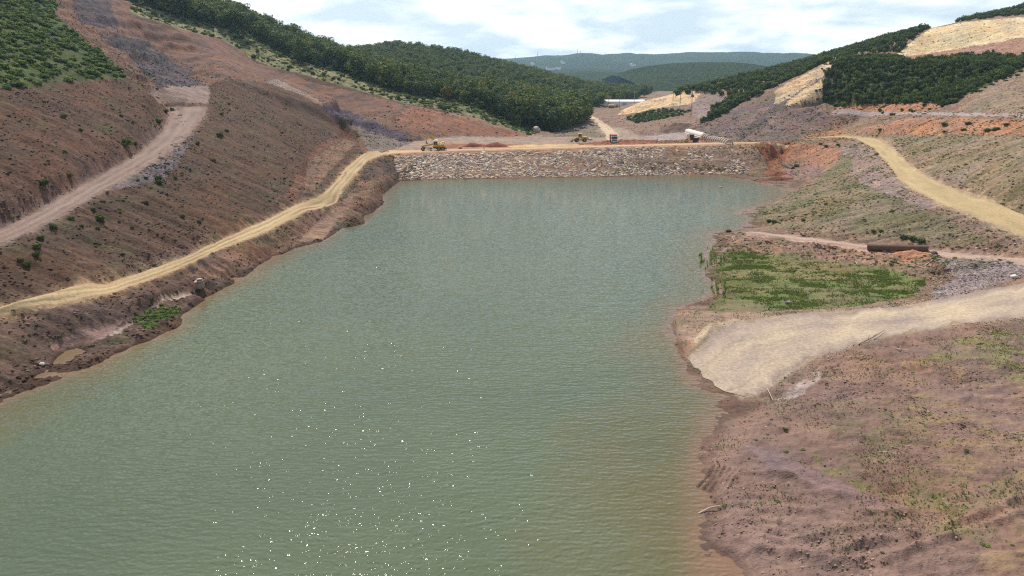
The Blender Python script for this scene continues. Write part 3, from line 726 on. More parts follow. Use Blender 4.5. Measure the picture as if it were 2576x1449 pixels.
def resample(line, step):
    pts = np.array(line, float); d = np.r_[0, np.cumsum(np.linalg.norm(np.diff(pts, axis=0), axis=1))]
    n = max(2, int(d[-1] / step))
    t = np.linspace(0, d[-1], n)
    return np.stack([np.interp(t, d, pts[:, k]) for k in range(pts.shape[1])], 1), n
def smooth_line(pts, n=3):
    for _ in range(n):
        q = pts.copy(); q[1:-1] = (pts[:-2] + 2 * pts[1:-1] + pts[2:]) / 4; pts = q
    return pts
def road(name, o, i, ca, cb, cedge, step=.7, across=15, wob=.35, lift=.05, ruts=((.27, .06), (.36, .05), (.64, .06), (.73, .05)), rut=.22, seed=0, tip=0):
    o = np.array(o, float)[:, :2]; i = np.array(i, float)[:, :2]
    c = (o + i) / 2
    d = np.r_[0, np.cumsum(np.linalg.norm(np.diff(c, axis=0), axis=1))]
    n = max(4, int(d[-1] / step)); t = np.linspace(0, d[-1], n)
    O = smooth_line(np.stack([np.interp(t, d, o[:, k]) for k in range(2)], 1), 12)
    I = smooth_line(np.stack([np.interp(t, d, i[:, k]) for k in range(2)], 1), 12)
    w = np.linalg.norm(O - I, axis=1)[:, None]
    jo = (wob * (vnoise(t / 2.3, t * 0 + 3, seed) + .6 * vnoise(t / .8, t * 0 + 5, seed)))[:, None]
    ji = (wob * (vnoise(t / 2.3, t * 0 + 8, seed + 1) + .6 * vnoise(t / .8, t * 0 + 5, seed + 1)))[:, None]
    dirv = (O - I) / np.maximum(w, .1)
    O = O + dirv * jo; I = I + dirv * ji
    s = np.linspace(0, 1, across)
    X = I[:, None, 0] * (1 - s) + O[:, None, 0] * s
    Y = I[:, None, 1] * (1 - s) + O[:, None, 1] * s
    if tip:                                       # rounded, uneven nose where the road runs out into the water
        k = np.exp(-t / 4.0)[:, None] * (tip * (1 - (2 * s - 1) ** 2) - .5 * tip + .5 * vnoise(s * 9, s * 0, seed)[None])
        ax_ = (c[0] - c[1]) / np.linalg.norm(c[0] - c[1]); X = X + ax_[0] * k; Y = Y + ax_[1] * k
    Z = np.array([gz(x, y) for x, y in zip(X.ravel(), Y.ravel())]).reshape(X.shape)
    Zs = blur(Z, 1)
    Z = np.maximum(Z, Zs) + lift
    Z[:, 0] -= lift + .12; Z[:, -1] -= lift + .12
    T = np.repeat(t[:, None], across, 1); S = np.repeat(s[None], n, 0)
    f = np.clip(fbm(T / 9, S * 3, 4, seed + 2) * .9 + .5 + (.35 * (.45 - S) if tip else 0), 0, 1)[..., None]
    if tip: Z = np.where((Z < .06) & (T < 9), np.maximum(Z, .03 - .02 * T), Z)
    col = C(*ca) * (1 - f) + C(*cb) * f
    e = np.clip((np.abs(S - .5) - .33) / .17, 0, 1)
    e = np.clip(e + .5 * fbm(T / 2, S * 5, 3, seed + 4) * (e > 0), 0, 1)[..., None]
    col = col * (1 - e) + C(*cedge) * e
    k = np.ones_like(S)
    for c0, wd in ruts:
        cc = c0 + .03 * vnoise(T / 11, T * 0, seed + 7)
        k -= rut * np.exp(-((S - cc) / wd) ** 2) * (.55 + .45 * vnoise(T / 6, S * 4, seed + 9))
    col = col * k[..., None]
    ii = np.arange(n * across).reshape(n, across)
    q = np.stack([ii[:-1, :-1], ii[:-1, 1:], ii[1:, 1:], ii[1:, :-1]], -1).reshape(-1, 4)
    ob = mesh_obj(name, np.stack([X, Y, Z], -1).reshape(-1, 3), q.tolist(), M_ROAD, smooth=True, kind='structure')
    if ob.data.polygons[0].normal.z < 0: ob.data.flip_normals()
    color_attr(ob.data, 'tint', np.clip(col.reshape(-1, 3), 0, 1))
    return ob
YEL_A, YEL_B = (.47, .35, .195), (.37, .265, .145)
road('dirt_road', road1_o, road1_i, YEL_A, YEL_B, (.34, .215, .13), seed=1, rut=.5)
road('dirt_road', road2_o, road2_i, (.28, .2, .165), (.225, .155, .125), (.165, .11, .09), seed=20, wob=.3, rut=.3)
road('dirt_road', road3_o, road3_i, (.46, .35, .185), (.39, .285, .15), (.3, .215, .145), seed=40, rut=.14, wob=.5)
crest_o = [at_z(u, v, z) for (u, v), z in zip([(950, 390.5), (992, 386), (1100, 380.5), (1200, 378), (1350, 374.5), (1500, 370.3), (1700, 365.2), (1880, 360.9), (1995, 355.6)], crest_z[:-1] + [9.35])]
crest_i = [at_z(u, v, z) for (u, v), z in zip([(985, 378), (1060, 377), (1100, 376.5), (1200, 374.5), (1350, 371), (1500, 366.5), (1700, 361.7), (1880, 357.5), (1998, 351.5)], crest_z[:-1] + [9.45])]
road('crest_road', crest_o, crest_i, (.5, .36, .22), (.44, .29, .165), (.33, .18, .105), seed=60, rut=.1, wob=.2)
road('ramp_road', ramp_l, ramp_h, (.46, .365, .25), (.31, .24, .2), (.25, .185, .16), step=.5, across=34, seed=80, rut=.22, wob=1.0, tip=2.2, ruts=((.3, .025), (.37, .02), (.52, .025), (.6, .02), (.8, .02)))
def pix_line(pts): return [tuple(hit(u, v)) for u, v in pts]
def path_from_pixels(name, pts, half, *a, **k):
    P = np.array(pix_line(pts))[:, :2]
    t = np.gradient(P, axis=0); nrm = np.stack([t[:, 1], -t[:, 0]], 1) / np.linalg.norm(t, axis=1)[:, None]
    h = np.array(half)[:, None] if hasattr(half, '__len__') else half
    return road(name, P + nrm * h, P - nrm * h, *a, **k)
path_from_pixels('dirt_road', [(1546, 352), (1538, 338), (1520, 318), (1498, 302), (1482, 294)], 3.2, (.56, .43, .3), (.5, .37, .25), (.34, .25, .2), seed=100, wob=.6)
path_from_pixels('dirt_track', [(1880, 584), (1990, 598), (2140, 616), (2260, 630), (2400, 646), (2620, 662)], [.9, 1.2, 1.3, 1.5, 2.0, 2.4], (.42, .3, .235), (.35, .25, .2), (.28, .19, .15), seed=120, wob=.25, rut=.15)
path_from_pixels('dirt_track', [(2095, 284), (2200, 286), (2300, 285), (2450, 287), (2576, 290), (2750, 296)], 1.7, (.34, .275, .27), (.28, .225, .22), (.27, .18, .15), seed=140, wob=.3, rut=.1)
path_from_pixels('dirt_track', [(1400, 336), (1440, 327), (1475, 316), (1505, 306)], 2.0, (.36, .28, .26), (.3, .23, .21), (.2, .15, .12), seed=160, wob=.4, rut=.1)

# ------------------------------------------------------------------ stones
def hull_mesh(name, sx, sy, sz, n=13, seed=0, jag=.25):
    r = random.Random(seed); bm = bmesh.new()
    for k in range(n):
        y = 1 - 2 * (k + .5) / n; ph = k * 2.39996 + r.uniform(-.4, .4); q = math.sqrt(1 - y * y)
        s = 1 + r.uniform(-jag, jag)
        bm.verts.new((math.cos(ph) * q * s * sx, math.sin(ph) * q * s * sy, y * s * sz))
    res = bmesh.ops.convex_hull(bm, input=bm.verts)
    for v in [g for g in res['geom_interior'] if isinstance(g, bmesh.types.BMVert)]: bm.verts.remove(v)
    me = bpy.data.meshes.new(name); bm.to_mesh(me); bm.free()
    return me
M_STONE = tint_material('riprap_stone', .5, .06, 4.0, .85, lo=.75, hi=1.2)
def paint(me, col):
    if 'tint' in me.color_attributes: me.color_attributes.remove(me.color_attributes['tint'])
    color_attr(me, 'tint', np.tile(np.array(col), (len(me.vertices), 1)))

# ------------------------------------------------------------------ the dam
def label(o, lab, cat=None, group=None, kind=None):
    if lab: o['label'] = lab
    if cat: o['category'] = cat
    if group: o['group'] = group
    if kind: o['kind'] = kind
    return o
def empty(name, loc, rz=0.0):
    o = bpy.data.objects.new(name, None); o.empty_display_size = .3
    COL.objects.link(o); o.location = loc; o.rotation_euler = (0, 0, rz)
    return o
A0, A1 = np.array(at_z(985, 390.5, 6.7)), np.array(at_z(1897, 363.2, 8.7))
cf = [at_z(u, v, z - .35) for (u, v), z in zip([(990, 392), (1100, 385), (1200, 382), (1350, 378.5), (1500, 374), (1700, 368.5), (1897, 363.5)], [6.9, 7.2, 7.4, 7.7, 8.0, 8.5, 9.0])]
toe = [at_z(u, v, -.25) for u, v in [(1003, 456), (1110, 453.5), (1220, 451), (1370, 449), (1530, 446.5), (1720, 442), (1925, 440)]]
NF = 160; NT = 22
def par(line, n):
    P, _ = resample(line, 1); d = np.linspace(0, len(P) - 1, n); k = np.arange(len(P))
    return np.stack([np.interp(d, k, P[:, j]) for j in range(3)], 1)
ctop, cbot = par(cf, NF), par(toe, NF)
dam = empty('dam', (float(ctop[NF // 2, 0]), float(ctop[NF // 2, 1]), 0.0))
label(dam, 'low earth dam faced with loose riprap stones across the end of the reservoir', 'dam')
dam_inv = Vector(dam.location)
S = np.linspace(0, 1, NT)[None, :, None]
face = ctop[:, None] * (1 - S) + cbot[:, None] * S
fn = np.cross(cbot[NF // 2] - ctop[NF // 2], ctop[-1] - ctop[0]); fn /= np.linalg.norm(fn)
if fn[1] > 0: fn = -fn
fx, ft = np.meshgrid(np.linspace(0, 1, NF), np.linspace(0, 1, NT), indexing='ij')
LEN = np.linalg.norm(ctop[-1] - ctop[0]); SLP = np.linalg.norm(cbot[NF // 2] - ctop[NF // 2])
bulge = .25 + .16 * fbm(fx * LEN / 2.5, ft * SLP / 2.5, 3, 301)
fpos = face + fn * bulge[..., None]
def cover(sx, st):                                # 1 where earth and fines hide the stones
    c = fbm(sx * LEN / 13, st * SLP / 7, 3, 311) * .8 - .12
    c = c + .42 * np.exp(-((sx - .285) / .035) ** 2) + .3 * np.exp(-((sx - .42) / .09) ** 2) * (st < .8) + .25 * np.exp(-((sx - .75) / .13) ** 2)
    c = c - .75 * (sx < .24) - .35 * (st > .86) - .35 * ((sx > .6) & (st < .22))
    return c
fcol = C(.40, .29, .21) * (1 - ft[..., None] * .0) * (1 + .25 * fbm(fx * LEN / 3, ft * SLP / 3, 3, 305)[..., None])
lip = np.clip(1 - ft / .1, 0, 1)[..., None] * np.clip((fx < .6)[..., None] + .3, 0, 1)
fcol = fcol * (1 - lip) + C(.27, .11, .065) * lip
ii = np.arange(NF * NT).reshape(NF, NT)
q = np.stack([ii[:-1, :-1], ii[:-1, 1:], ii[1:, 1:], ii[1:, :-1]], -1).reshape(-1, 4)
bed = mesh_obj('bedding', fpos.reshape(-1, 3) - np.array(dam_inv), q.tolist(), tint_material('sandy_fill', .6, .1, 3), dam, smooth=True)
color_attr(bed.data, 'tint', np.clip(fcol.reshape(-1, 3), 0, 1))
if bed.data.polygons[0].normal.y > 0: bed.data.flip_normals()
stone_cols = [(.52, .39, .27), (.46, .36, .28), (.38, .31, .27), (.56, .45, .33), (.3, .27, .26), (.48, .33, .23), (.42, .28, .2), (.62, .55, .47), (.23, .21, .22), (.47, .37, .27)]
base_hulls = [hull_mesh('stone', .5, .36, .3, 14, 400 + k) for k in range(8)]
stone_meshes = []
for k in range(40):
    me = base_hulls[k % 8].copy(); me.name = 'stone'; paint(me, stone_cols[k % len(stone_cols)]); me.materials.append(M_STONE)
    stone_meshes.append(me)
rs = random.Random(5)
spots = []
cell = .78
nu, nv = int(LEN / cell), int(SLP * 1.0 / (cell * .92))
for a in range(nu):
    for b in range(nv):
        sx = (a + .5 * (b % 2) + rs.uniform(.1, .9)) / nu; st = .05 + .95 * (b + rs.uniform(.15, .85)) / nv
        if sx > 1 or st > 1: continue
        cv = float(cover(np.array([sx]), np.array([st]))[0])
        if cv > .62 or (cv > .3 and rs.random() < .6): continue
        if sx < .55 and st < .1 and rs.random() < .7: continue
        size = min(2.1, .56 * math.exp(rs.gauss(.55, .34)))
        spots.append((size, sx, st, cv))
spots.sort(reverse=True)
e1 = Vector(ctop[-1] - ctop[0]).normalized(); e3 = Vector(fn); e2 = e3.cross(e1)
FR = Matrix((e1, e2, e3)).transposed()
rest_v, rest_f, rest_c = [], [], []
for n, (size, sx, st, cv) in enumerate(spots):
    f = sx * (NF - 1); i0 = min(int(f), NF - 2); f -= i0
    base = ctop[i0] * (1 - f) + ctop[i0 + 1] * f; bt = cbot[i0] * (1 - f) + cbot[i0 + 1] * f
    p = base * (1 - st) + bt * st + fn * (.34 - .14 * max(0, cv))
    rot = (FR @ Euler((rs.uniform(-.3, .3), rs.uniform(-.3, .3), rs.gauss(0, .35))).to_matrix()).to_4x4()
    sc = Matrix.Diagonal((size * rs.uniform(.85, 1.25), size * rs.uniform(.8, 1.1), size * rs.uniform(.75, 1.2), 1))
    ci = rs.choices(range(10), [5, 6, 6, 3, 2 + 3 * (sx > .5), 3, 2, 2, 1 + 2 * (sx > .6), 3])[0]
    mi = ci + 10 * rs.randrange(4)
    M = Matrix.Translation(Vector(p) - dam_inv) @ rot @ sc
    if n < 299:
        o = bpy.data.objects.new('stone', stone_meshes[mi]); COL.objects.link(o); o.parent = dam; o.matrix_local = M
    else:
        me = stone_meshes[mi]; k0 = len(rest_v)
        rest_v += [tuple(M @ v.co) for v in me.vertices]
        rest_f += [tuple(k0 + j for j in pl.vertices) for pl in me.polygons]
        cc = np.array(stone_cols[ci]) * rs.uniform(.8, 1.15)
        rest_c += [cc] * len(me.vertices)
o = mesh_obj('stones', rest_v, rest_f, M_STONE, dam, kind='stuff'); color_attr(o.data, 'tint', np.array(rest_c))
print('stones', len(spots))

# ------------------------------------------------------------------ far country
def forest_far_material(name, ca, cb, cc):
    m, nt, b = new_mat(name)
    p = geo_pos(nt)
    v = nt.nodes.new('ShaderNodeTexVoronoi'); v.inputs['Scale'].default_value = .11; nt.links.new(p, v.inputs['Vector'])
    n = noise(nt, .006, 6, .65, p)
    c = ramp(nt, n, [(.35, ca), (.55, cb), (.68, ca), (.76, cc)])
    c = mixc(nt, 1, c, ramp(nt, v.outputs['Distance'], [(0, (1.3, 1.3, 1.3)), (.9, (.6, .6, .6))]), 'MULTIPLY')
    nt.links.new(c, b.inputs['Base Color']); b.inputs['Roughness'].default_value = 1; b.inputs['Specular IOR Level'].default_value = 0
    bump(nt, b, mathn(nt, 'SUBTRACT', 1.0, v.outputs['Distance']), 1, 6)
    return m
M_FAR = forest_far_material('far_woodland', (.035, .05, .022), (.05, .062, .03), (.2, .16, .11))
M_FAR2 = forest_far_material('near_woodland', (.03, .043, .018), (.04, .055, .022), (.04, .05, .02))
def ridge_hill(name, prof, y, front, back, zfoot, mat, seed, rough=10, nx=220):
    us = np.array([p[0] for p in prof], float); vs_ = np.array([p[1] for p in prof], float)
    u = np.linspace(us[0], us[-1], nx); v = np.interp(u, us, vs_)
    crest = np.array([at_y(a, b, y) for a, b in zip(u, v)])
    ts = np.r_[np.linspace(-1, 0, 26), np.linspace(.08, 1, 8)]
    V = []
    for t in ts:
        yy = y + (t * front if t < 0 else t * back)
        k = math.cos(min(1, abs(t)) * math.pi / 2) ** 1.15
        x = crest[:, 0] * (1 + .0 * t)
        z = zfoot + (crest[:, 2] - zfoot) * k + rough * fbm(x / 160, np.full_like(x, yy / 160), 5, seed) * (min(1, abs(t) * 3))
        V.append(np.stack([x, np.full_like(x, yy), z], 1))
    V = np.array(V); ii = np.arange(V.shape[0] * nx).reshape(V.shape[0], nx)
    q = np.stack([ii[:-1, :-1], ii[:-1, 1:], ii[1:, 1:], ii[1:, :-1]], -1).reshape(-1, 4)
    return mesh_obj(name, V.reshape(-1, 3), q.tolist(), mat, smooth=True, kind='structure')
far_prof = [(-400, 160), (300, 150), (900, 155), (1200, 152), (1250, 150), (1300, 147), (1330, 146), (1370, 141), (1420, 140), (1446, 134.5), (1462, 134), (1500, 139), (1530, 136.5), (1560, 137), (1620, 140), (1660, 136), (1700, 133.5), (1760, 132), (1830, 134), (1900, 134.5), (1960, 137), (2000, 143), (2300, 150), (3000, 160)]
ridge_hill('hills', far_prof, 5200, 2400, 900, -20, M_FAR, 501, 26, 420)
ridge_hill('hills', [(1200, 176), (1300, 170), (1400, 172), (1480, 168), (1560, 172), (1640, 168), (1800, 170), (1990, 158), (2100, 160)], 3400, 900, 500, -15, M_FAR, 511, 16)
ridge_hill('hills', [(1250, 190), (1320, 186), (1400, 182.5), (1470, 179), (1540, 181), (1600, 184), (1680, 186), (1760, 190)], 2300, 500, 300, -10, M_FAR, 521, 2)
ridge_hill('hills', [(1540, 190), (1590, 174), (1630, 166), (1690, 159), (1760, 156), (1830, 157), (1875, 162), (1910, 171), (1980, 186)], 1750, 520, 320, -8, M_FAR2, 531, 5)
big = mesh_obj('terrain', [(-16000, -4000, -32), (16000, -4000, -32), (16000, 22000, -32), (-16000, 22000, -32)], [(0, 1, 2, 3)], M_FAR, kind='structure')

# ------------------------------------------------------------------ air
hz_v = [(x, y, z) for z in (-34, 190) for x, y in ((-9000, -150), (9000, -150), (9000, 6300), (-9000, 6300))]
haze = mesh_obj('haze', hz_v, [(3, 2, 1, 0), (4, 5, 6, 7), (0, 1, 5, 4), (1, 2, 6, 5), (2, 3, 7, 6), (3, 0, 4, 7)], kind='stuff')
hm = bpy.data.materials.new('haze'); hm.use_nodes = True
hm.node_tree.nodes.clear()
ho = hm.node_tree.nodes.new('ShaderNodeOutputMaterial'); hv = hm.node_tree.nodes.new('ShaderNodeVolumePrincipled')
hv.inputs['Color'].default_value = (.52, .78, 1.0, 1); hv.inputs['Density'].default_value = 8.5e-5; hv.inputs['Anisotropy'].default_value = .45
hm.node_tree.links.new(hv.outputs[0], ho.inputs['Volume'])
haze.data.materials.append(hm)
# ------------------------------------------------------------------ foliage meshes
def leaf_mesh(name, lumps, count, size, seed, flat=.35, base=(.04, .06, .02), spread=.35, tip=1.5):
    """many small leaf-clump faces through the volume of a few lumps: (x, y, z, rx, ry, rz) each"""
    r = np.random.default_rng(seed)
    L = np.array(lumps, float)
    vol = L[:, 3] * L[:, 4] * L[:, 5]; pick = r.choice(len(L), count, p=vol / vol.sum())
    d = r.normal(size=(count, 3)); d /= np.linalg.norm(d, axis=1)[:, None]
    rad = r.uniform(.55, 1.06, count) ** .6
    c = L[pick, :3] + d * rad[:, None] * L[pick, 3:]
    nrm = d + r.normal(size=(count, 3)) * spread + np.array([0, 0, .35]); nrm /= np.linalg.norm(nrm, axis=1)[:, None]
    t = np.cross(nrm, r.normal(size=(count, 3))); t /= np.linalg.norm(t, axis=1)[:, None]
    b = np.cross(nrm, t)
    s = size * r.uniform(.6, 1.35, count)[:, None]
    e = r.uniform(.55, 1.0, count)[:, None]
    cup = nrm * s * .25
    P = np.stack([c - t * s - cup, c + b * s * e, c + t * s - cup, c - b * s * e], 1).reshape(-1, 3)
    q = np.arange(count * 4).reshape(-1, 4)
    me = bpy.data.meshes.new(name)
    me.vertices.add(len(P)); me.vertices.foreach_set('co', P.astype(np.float32).ravel())
    me.loops.add(q.size); me.loops.foreach_set('vertex_index', q.ravel().astype(np.int32))
    me.polygons.add(count); me.polygons.foreach_set('loop_start', np.arange(0, q.size, 4, dtype=np.int32)); me.update(calc_edges=True)
    col = np.array(base) * r.uniform(.7, tip, count)[:, None]
    col[:, 0] *= r.uniform(.85, 1.25, count)
    color_attr(me, 'tint', np.repeat(np.clip(col, 0, 1), 4, 0))
    return me
def foliage_material(name, hues):
    m, nt, b = new_mat(name)
    a = nt.nodes.new('ShaderNodeVertexColor'); a.layer_name = 'tint'
    oi = nt.nodes.new('ShaderNodeObjectInfo')
    c = mixc(nt, 1, a.outputs['Color'], ramp(nt, oi.outputs['Random'], hues), 'MULTIPLY')
    nt.links.new(c, b.inputs['Base Color']); b.inputs['Roughness'].default_value = .75; b.inputs['Specular IOR Level'].default_value = .18
    tr = nt.nodes.new('ShaderNodeBsdfTranslucent'); nt.links.new(c, tr.inputs['Color'])
    mx = nt.nodes.new('ShaderNodeMixShader'); mx.inputs[0].default_value = .3
    nt.links.new(b.outputs[0], mx.inputs[1]); nt.links.new(tr.outputs[0], mx.inputs[2])
    nt.links.new(mx.outputs[0], nt.nodes['Material Output'].inputs['Surface'])
    return m
M_LEAF = foliage_material('tree_leaves', [(0, (.75, .85, .8)), (.3, (1, 1, 1)), (.6, (1.15, 1.2, .95)), (.86, (1.45, 1.35, .8)), (.975, (1.6, 1.3, .8)), (.988, (2.3, 1.3, .75)), (1, (2.0, 1.15, .7))])
M_SHRUB = foliage_material('shrub_leaves', [(0, (.7, .8, .8)), (.35, (1, 1, 1)), (.7, (1.2, 1.25, 1.0)), (.92, (1.5, 1.45, .95)), (1, (1.9, 1.4, 1.0))])
M_SCRUB = foliage_material('scrub_leaves', [(0, (.45, .6, .5)), (.25, (.8, .9, .8)), (.6, (1.1, 1.1, 1)), (1, (1.5, 1.4, 1.1))])
M_BARK, _nt, _b = new_mat('bark'); _b.inputs['Base Color'].default_value = (.11, .085, .065, 1); _b.inputs['Roughness'].default_value = .95

def tree_lumps(seed):
    r = random.Random(seed); L = []
    h = r.uniform(8.5, 11); w = r.uniform(3.0, 4.1)
    L.append((0, 0, h * .62, w * .78, w * .78, h * .3))
    for k in range(r.randint(9, 13)):
        a = k * 2.4 + r.uniform(-.5, .5); q = r.uniform(.35, .75) * w; z = h * r.uniform(.16, .86)
        s = r.uniform(.36, .56) * w * (1.15 - .5 * abs(z / h - .58))
        L.append((math.cos(a) * q, math.sin(a) * q, z, s, s, s * .85))
    L.append((r.uniform(-.4, .4), r.uniform(-.4, .4), h * .93, w * .36, w * .36, h * .08))
    return L, h
def trunk_mesh(name, h, seed):
    r = random.Random(seed); bm = bmesh.new()
    def limb(p, q, ra, rb, n=6):
        p, q = Vector(p), Vector(q); ax = (q - p).normalized(); t = ax.orthogonal().normalized(); b = ax.cross(t)
        A = [bm.verts.new(p + (t * math.cos(k * 2 * math.pi / n) + b * math.sin(k * 2 * math.pi / n)) * ra) for k in range(n)]
        B = [bm.verts.new(q + (t * math.cos(k * 2 * math.pi / n) + b * math.sin(k * 2 * math.pi / n)) * rb) for k in range(n)]
        for k in range(n): bm.faces.new((A[k], A[(k + 1) % n], B[(k + 1) % n], B[k]))
    m = (r.uniform(-.2, .2), r.uniform(-.2, .2), h * .42)
    limb((0, 0, -.6), m, .24, .16); limb(m, (m[0] * 1.5, m[1] * 1.5, h * .85), .16, .05)
    for k in range(4):
        a = k * 1.7 + r.random(); limb((m[0], m[1], h * (.32 + .08 * k)), (math.cos(a) * 1.7, math.sin(a) * 1.7, h * (.5 + .09 * k)), .09, .03, 5)
    me = bpy.data.meshes.new(name); bm.to_mesh(me); bm.free(); me.materials.append(M_BARK)
    return me
TREES = []
for k in range(7):
    L, h = tree_lumps(700 + k)
    cm = leaf_mesh('crown', L, 900, .4, 720 + k, base=(.078, .112, .034)); cm.materials.append(M_LEAF)
    TREES.append((cm, trunk_mesh('trunk', h, 740 + k), h))
def shrub_lumps(seed, w=1.0, h=1.0):
    r = random.Random(seed); L = [(0, 0, h * .5, w * .62, w * .62, h * .48)]
    for k in range(r.randint(4, 6)):
        a = k * 1.4 + r.random(); q = r.uniform(.3, .65) * w
        s = r.uniform(.3, .45)
        L.append((math.cos(a) * q, math.sin(a) * q, h * r.uniform(.3, .75), s * w, s * w, s * h))
    return L
SHRUBS = []
for k in range(6):
    me = leaf_mesh('shrub', shrub_lumps(800 + k), 260, .13, 820 + k, base=(.056, .086, .027)); me.materials.append(M_SHRUB); SHRUBS.append(me)
SCRUBS = []
for k in range(6):
    me = leaf_mesh('scrub', shrub_lumps(850 + k, 1.0, .7), 160, .15, 870 + k, base=(.095, .14, .04), tip=1.7); me.materials.append(M_SCRUB); SCRUBS.append(me)
DRY = []
for k in range(4):
    me = leaf_mesh('dry_scrub', shrub_lumps(880 + k, 1.0, .6), 110, .15, 890 + k, base=(.15, .14, .06), tip=1.6); me.materials.append(M_SCRUB); DRY.append(me)
def tuft_mesh(name, seed, n=26, h=1.0, w=.5, ca=(.17, .23, .065)):
    r = np.random.default_rng(seed); V = []; Fc = []; Cc = []
    for k in range(n):
        a = r.uniform(0, 6.283); q = r.uniform(0, w * .5); x, y = math.cos(a) * q, math.sin(a) * q
        lean = r.uniform(.05, .4); b = r.uniform(0, 6.283); hh = h * r.uniform(.5, 1.0); wd = .05 * h
        tx, ty = x + math.cos(a) * lean * hh, y + math.sin(a) * lean * hh
        k0 = len(V)
        V += [(x - math.cos(b) * wd, y - math.sin(b) * wd, -.05), (x + math.cos(b) * wd, y + math.sin(b) * wd, -.05), (tx, ty, hh)]
        Fc.append((k0, k0 + 1, k0 + 2)); Cc += [np.array(ca) * r.uniform(.7, 1.4)] * 3
    me = bpy.data.meshes.new(name); me.from_pydata(V, [], Fc); me.update(); color_attr(me, 'tint', np.array(Cc)); me.materials.append(M_SCRUB)
    return me
TUFTS = [tuft_mesh('tuft', 900 + k) for k in range(4)]
STRAW = [tuft_mesh('straw', 910 + k, 20, ca=(.2, .17, .08)) for k in range(3)]

# ------------------------------------------------------------------ scattering
cellA = np.zeros(GX.shape)
cellA[1:-1, 1:-1] = np.abs((GX[1:-1, 2:] - GX[1:-1, :-2]) * (GY[2:, 1:-1] - GY[:-2, 1:-1]) - (GY[1:-1, 2:] - GY[1:-1, :-2]) * (GX[2:, 1:-1] - GX[:-2, 1:-1])) / 4
def scatter(mask, n, seed, weight=None):
    """n ground points, evenly over the masked area: x, y, z and the ground colour there"""
    r = np.random.default_rng(seed)
    w = (cellA * mask) if weight is None else cellA * mask * weight
    w = w.ravel(); w = w / w.sum()
    k = r.choice(w.size, n, p=w)
    i, j = np.divmod(k, NA)
    i = np.clip(i, 0, NR - 2); j = np.clip(j, 0, NA - 2)
    a, b = r.random(n), r.random(n)
    def bil(A): return A[i, j] * (1 - a) * (1 - b) + A[i + 1, j] * a * (1 - b) + A[i, j + 1] * (1 - a) * b + A[i + 1, j + 1] * a * b
    return np.stack([bil(GX), bil(GY), bil(HZ)], 1), tint[i, j]
def thin(P, dist, seed=0):
    """drop points closer than dist to an earlier one"""
    grid = {}; out = []
    for n, (x, y) in enumerate(P[:, :2]):
        cx, cy = int(x // dist), int(y // dist); ok = True
        for ax in (-1, 0, 1):
            for ay in (-1, 0, 1):
                for m in grid.get((cx + ax, cy + ay), ()):
                    if (P[m, 0] - x) ** 2 + (P[m, 1] - y) ** 2 < dist * dist: ok = False; break
                if not ok: break
            if not ok: break
        if ok: grid.setdefault((cx, cy), []).append(n); out.append(n)
    return np.array(out, int)
def seen(p, lift=1.0):
    d = Vector(p) + Vector((0, 0, lift)) - Vector((0, 0, CAM_Z)); L = d.length
    h = GROUND_BVH.ray_cast(Vector((0, 0, CAM_Z)), d.normalized(), L - .6)
    u, v = project(p[0], p[1], p[2] + lift)
    return h[0] is None and -10 < u < 2590 and -10 < v < 1460

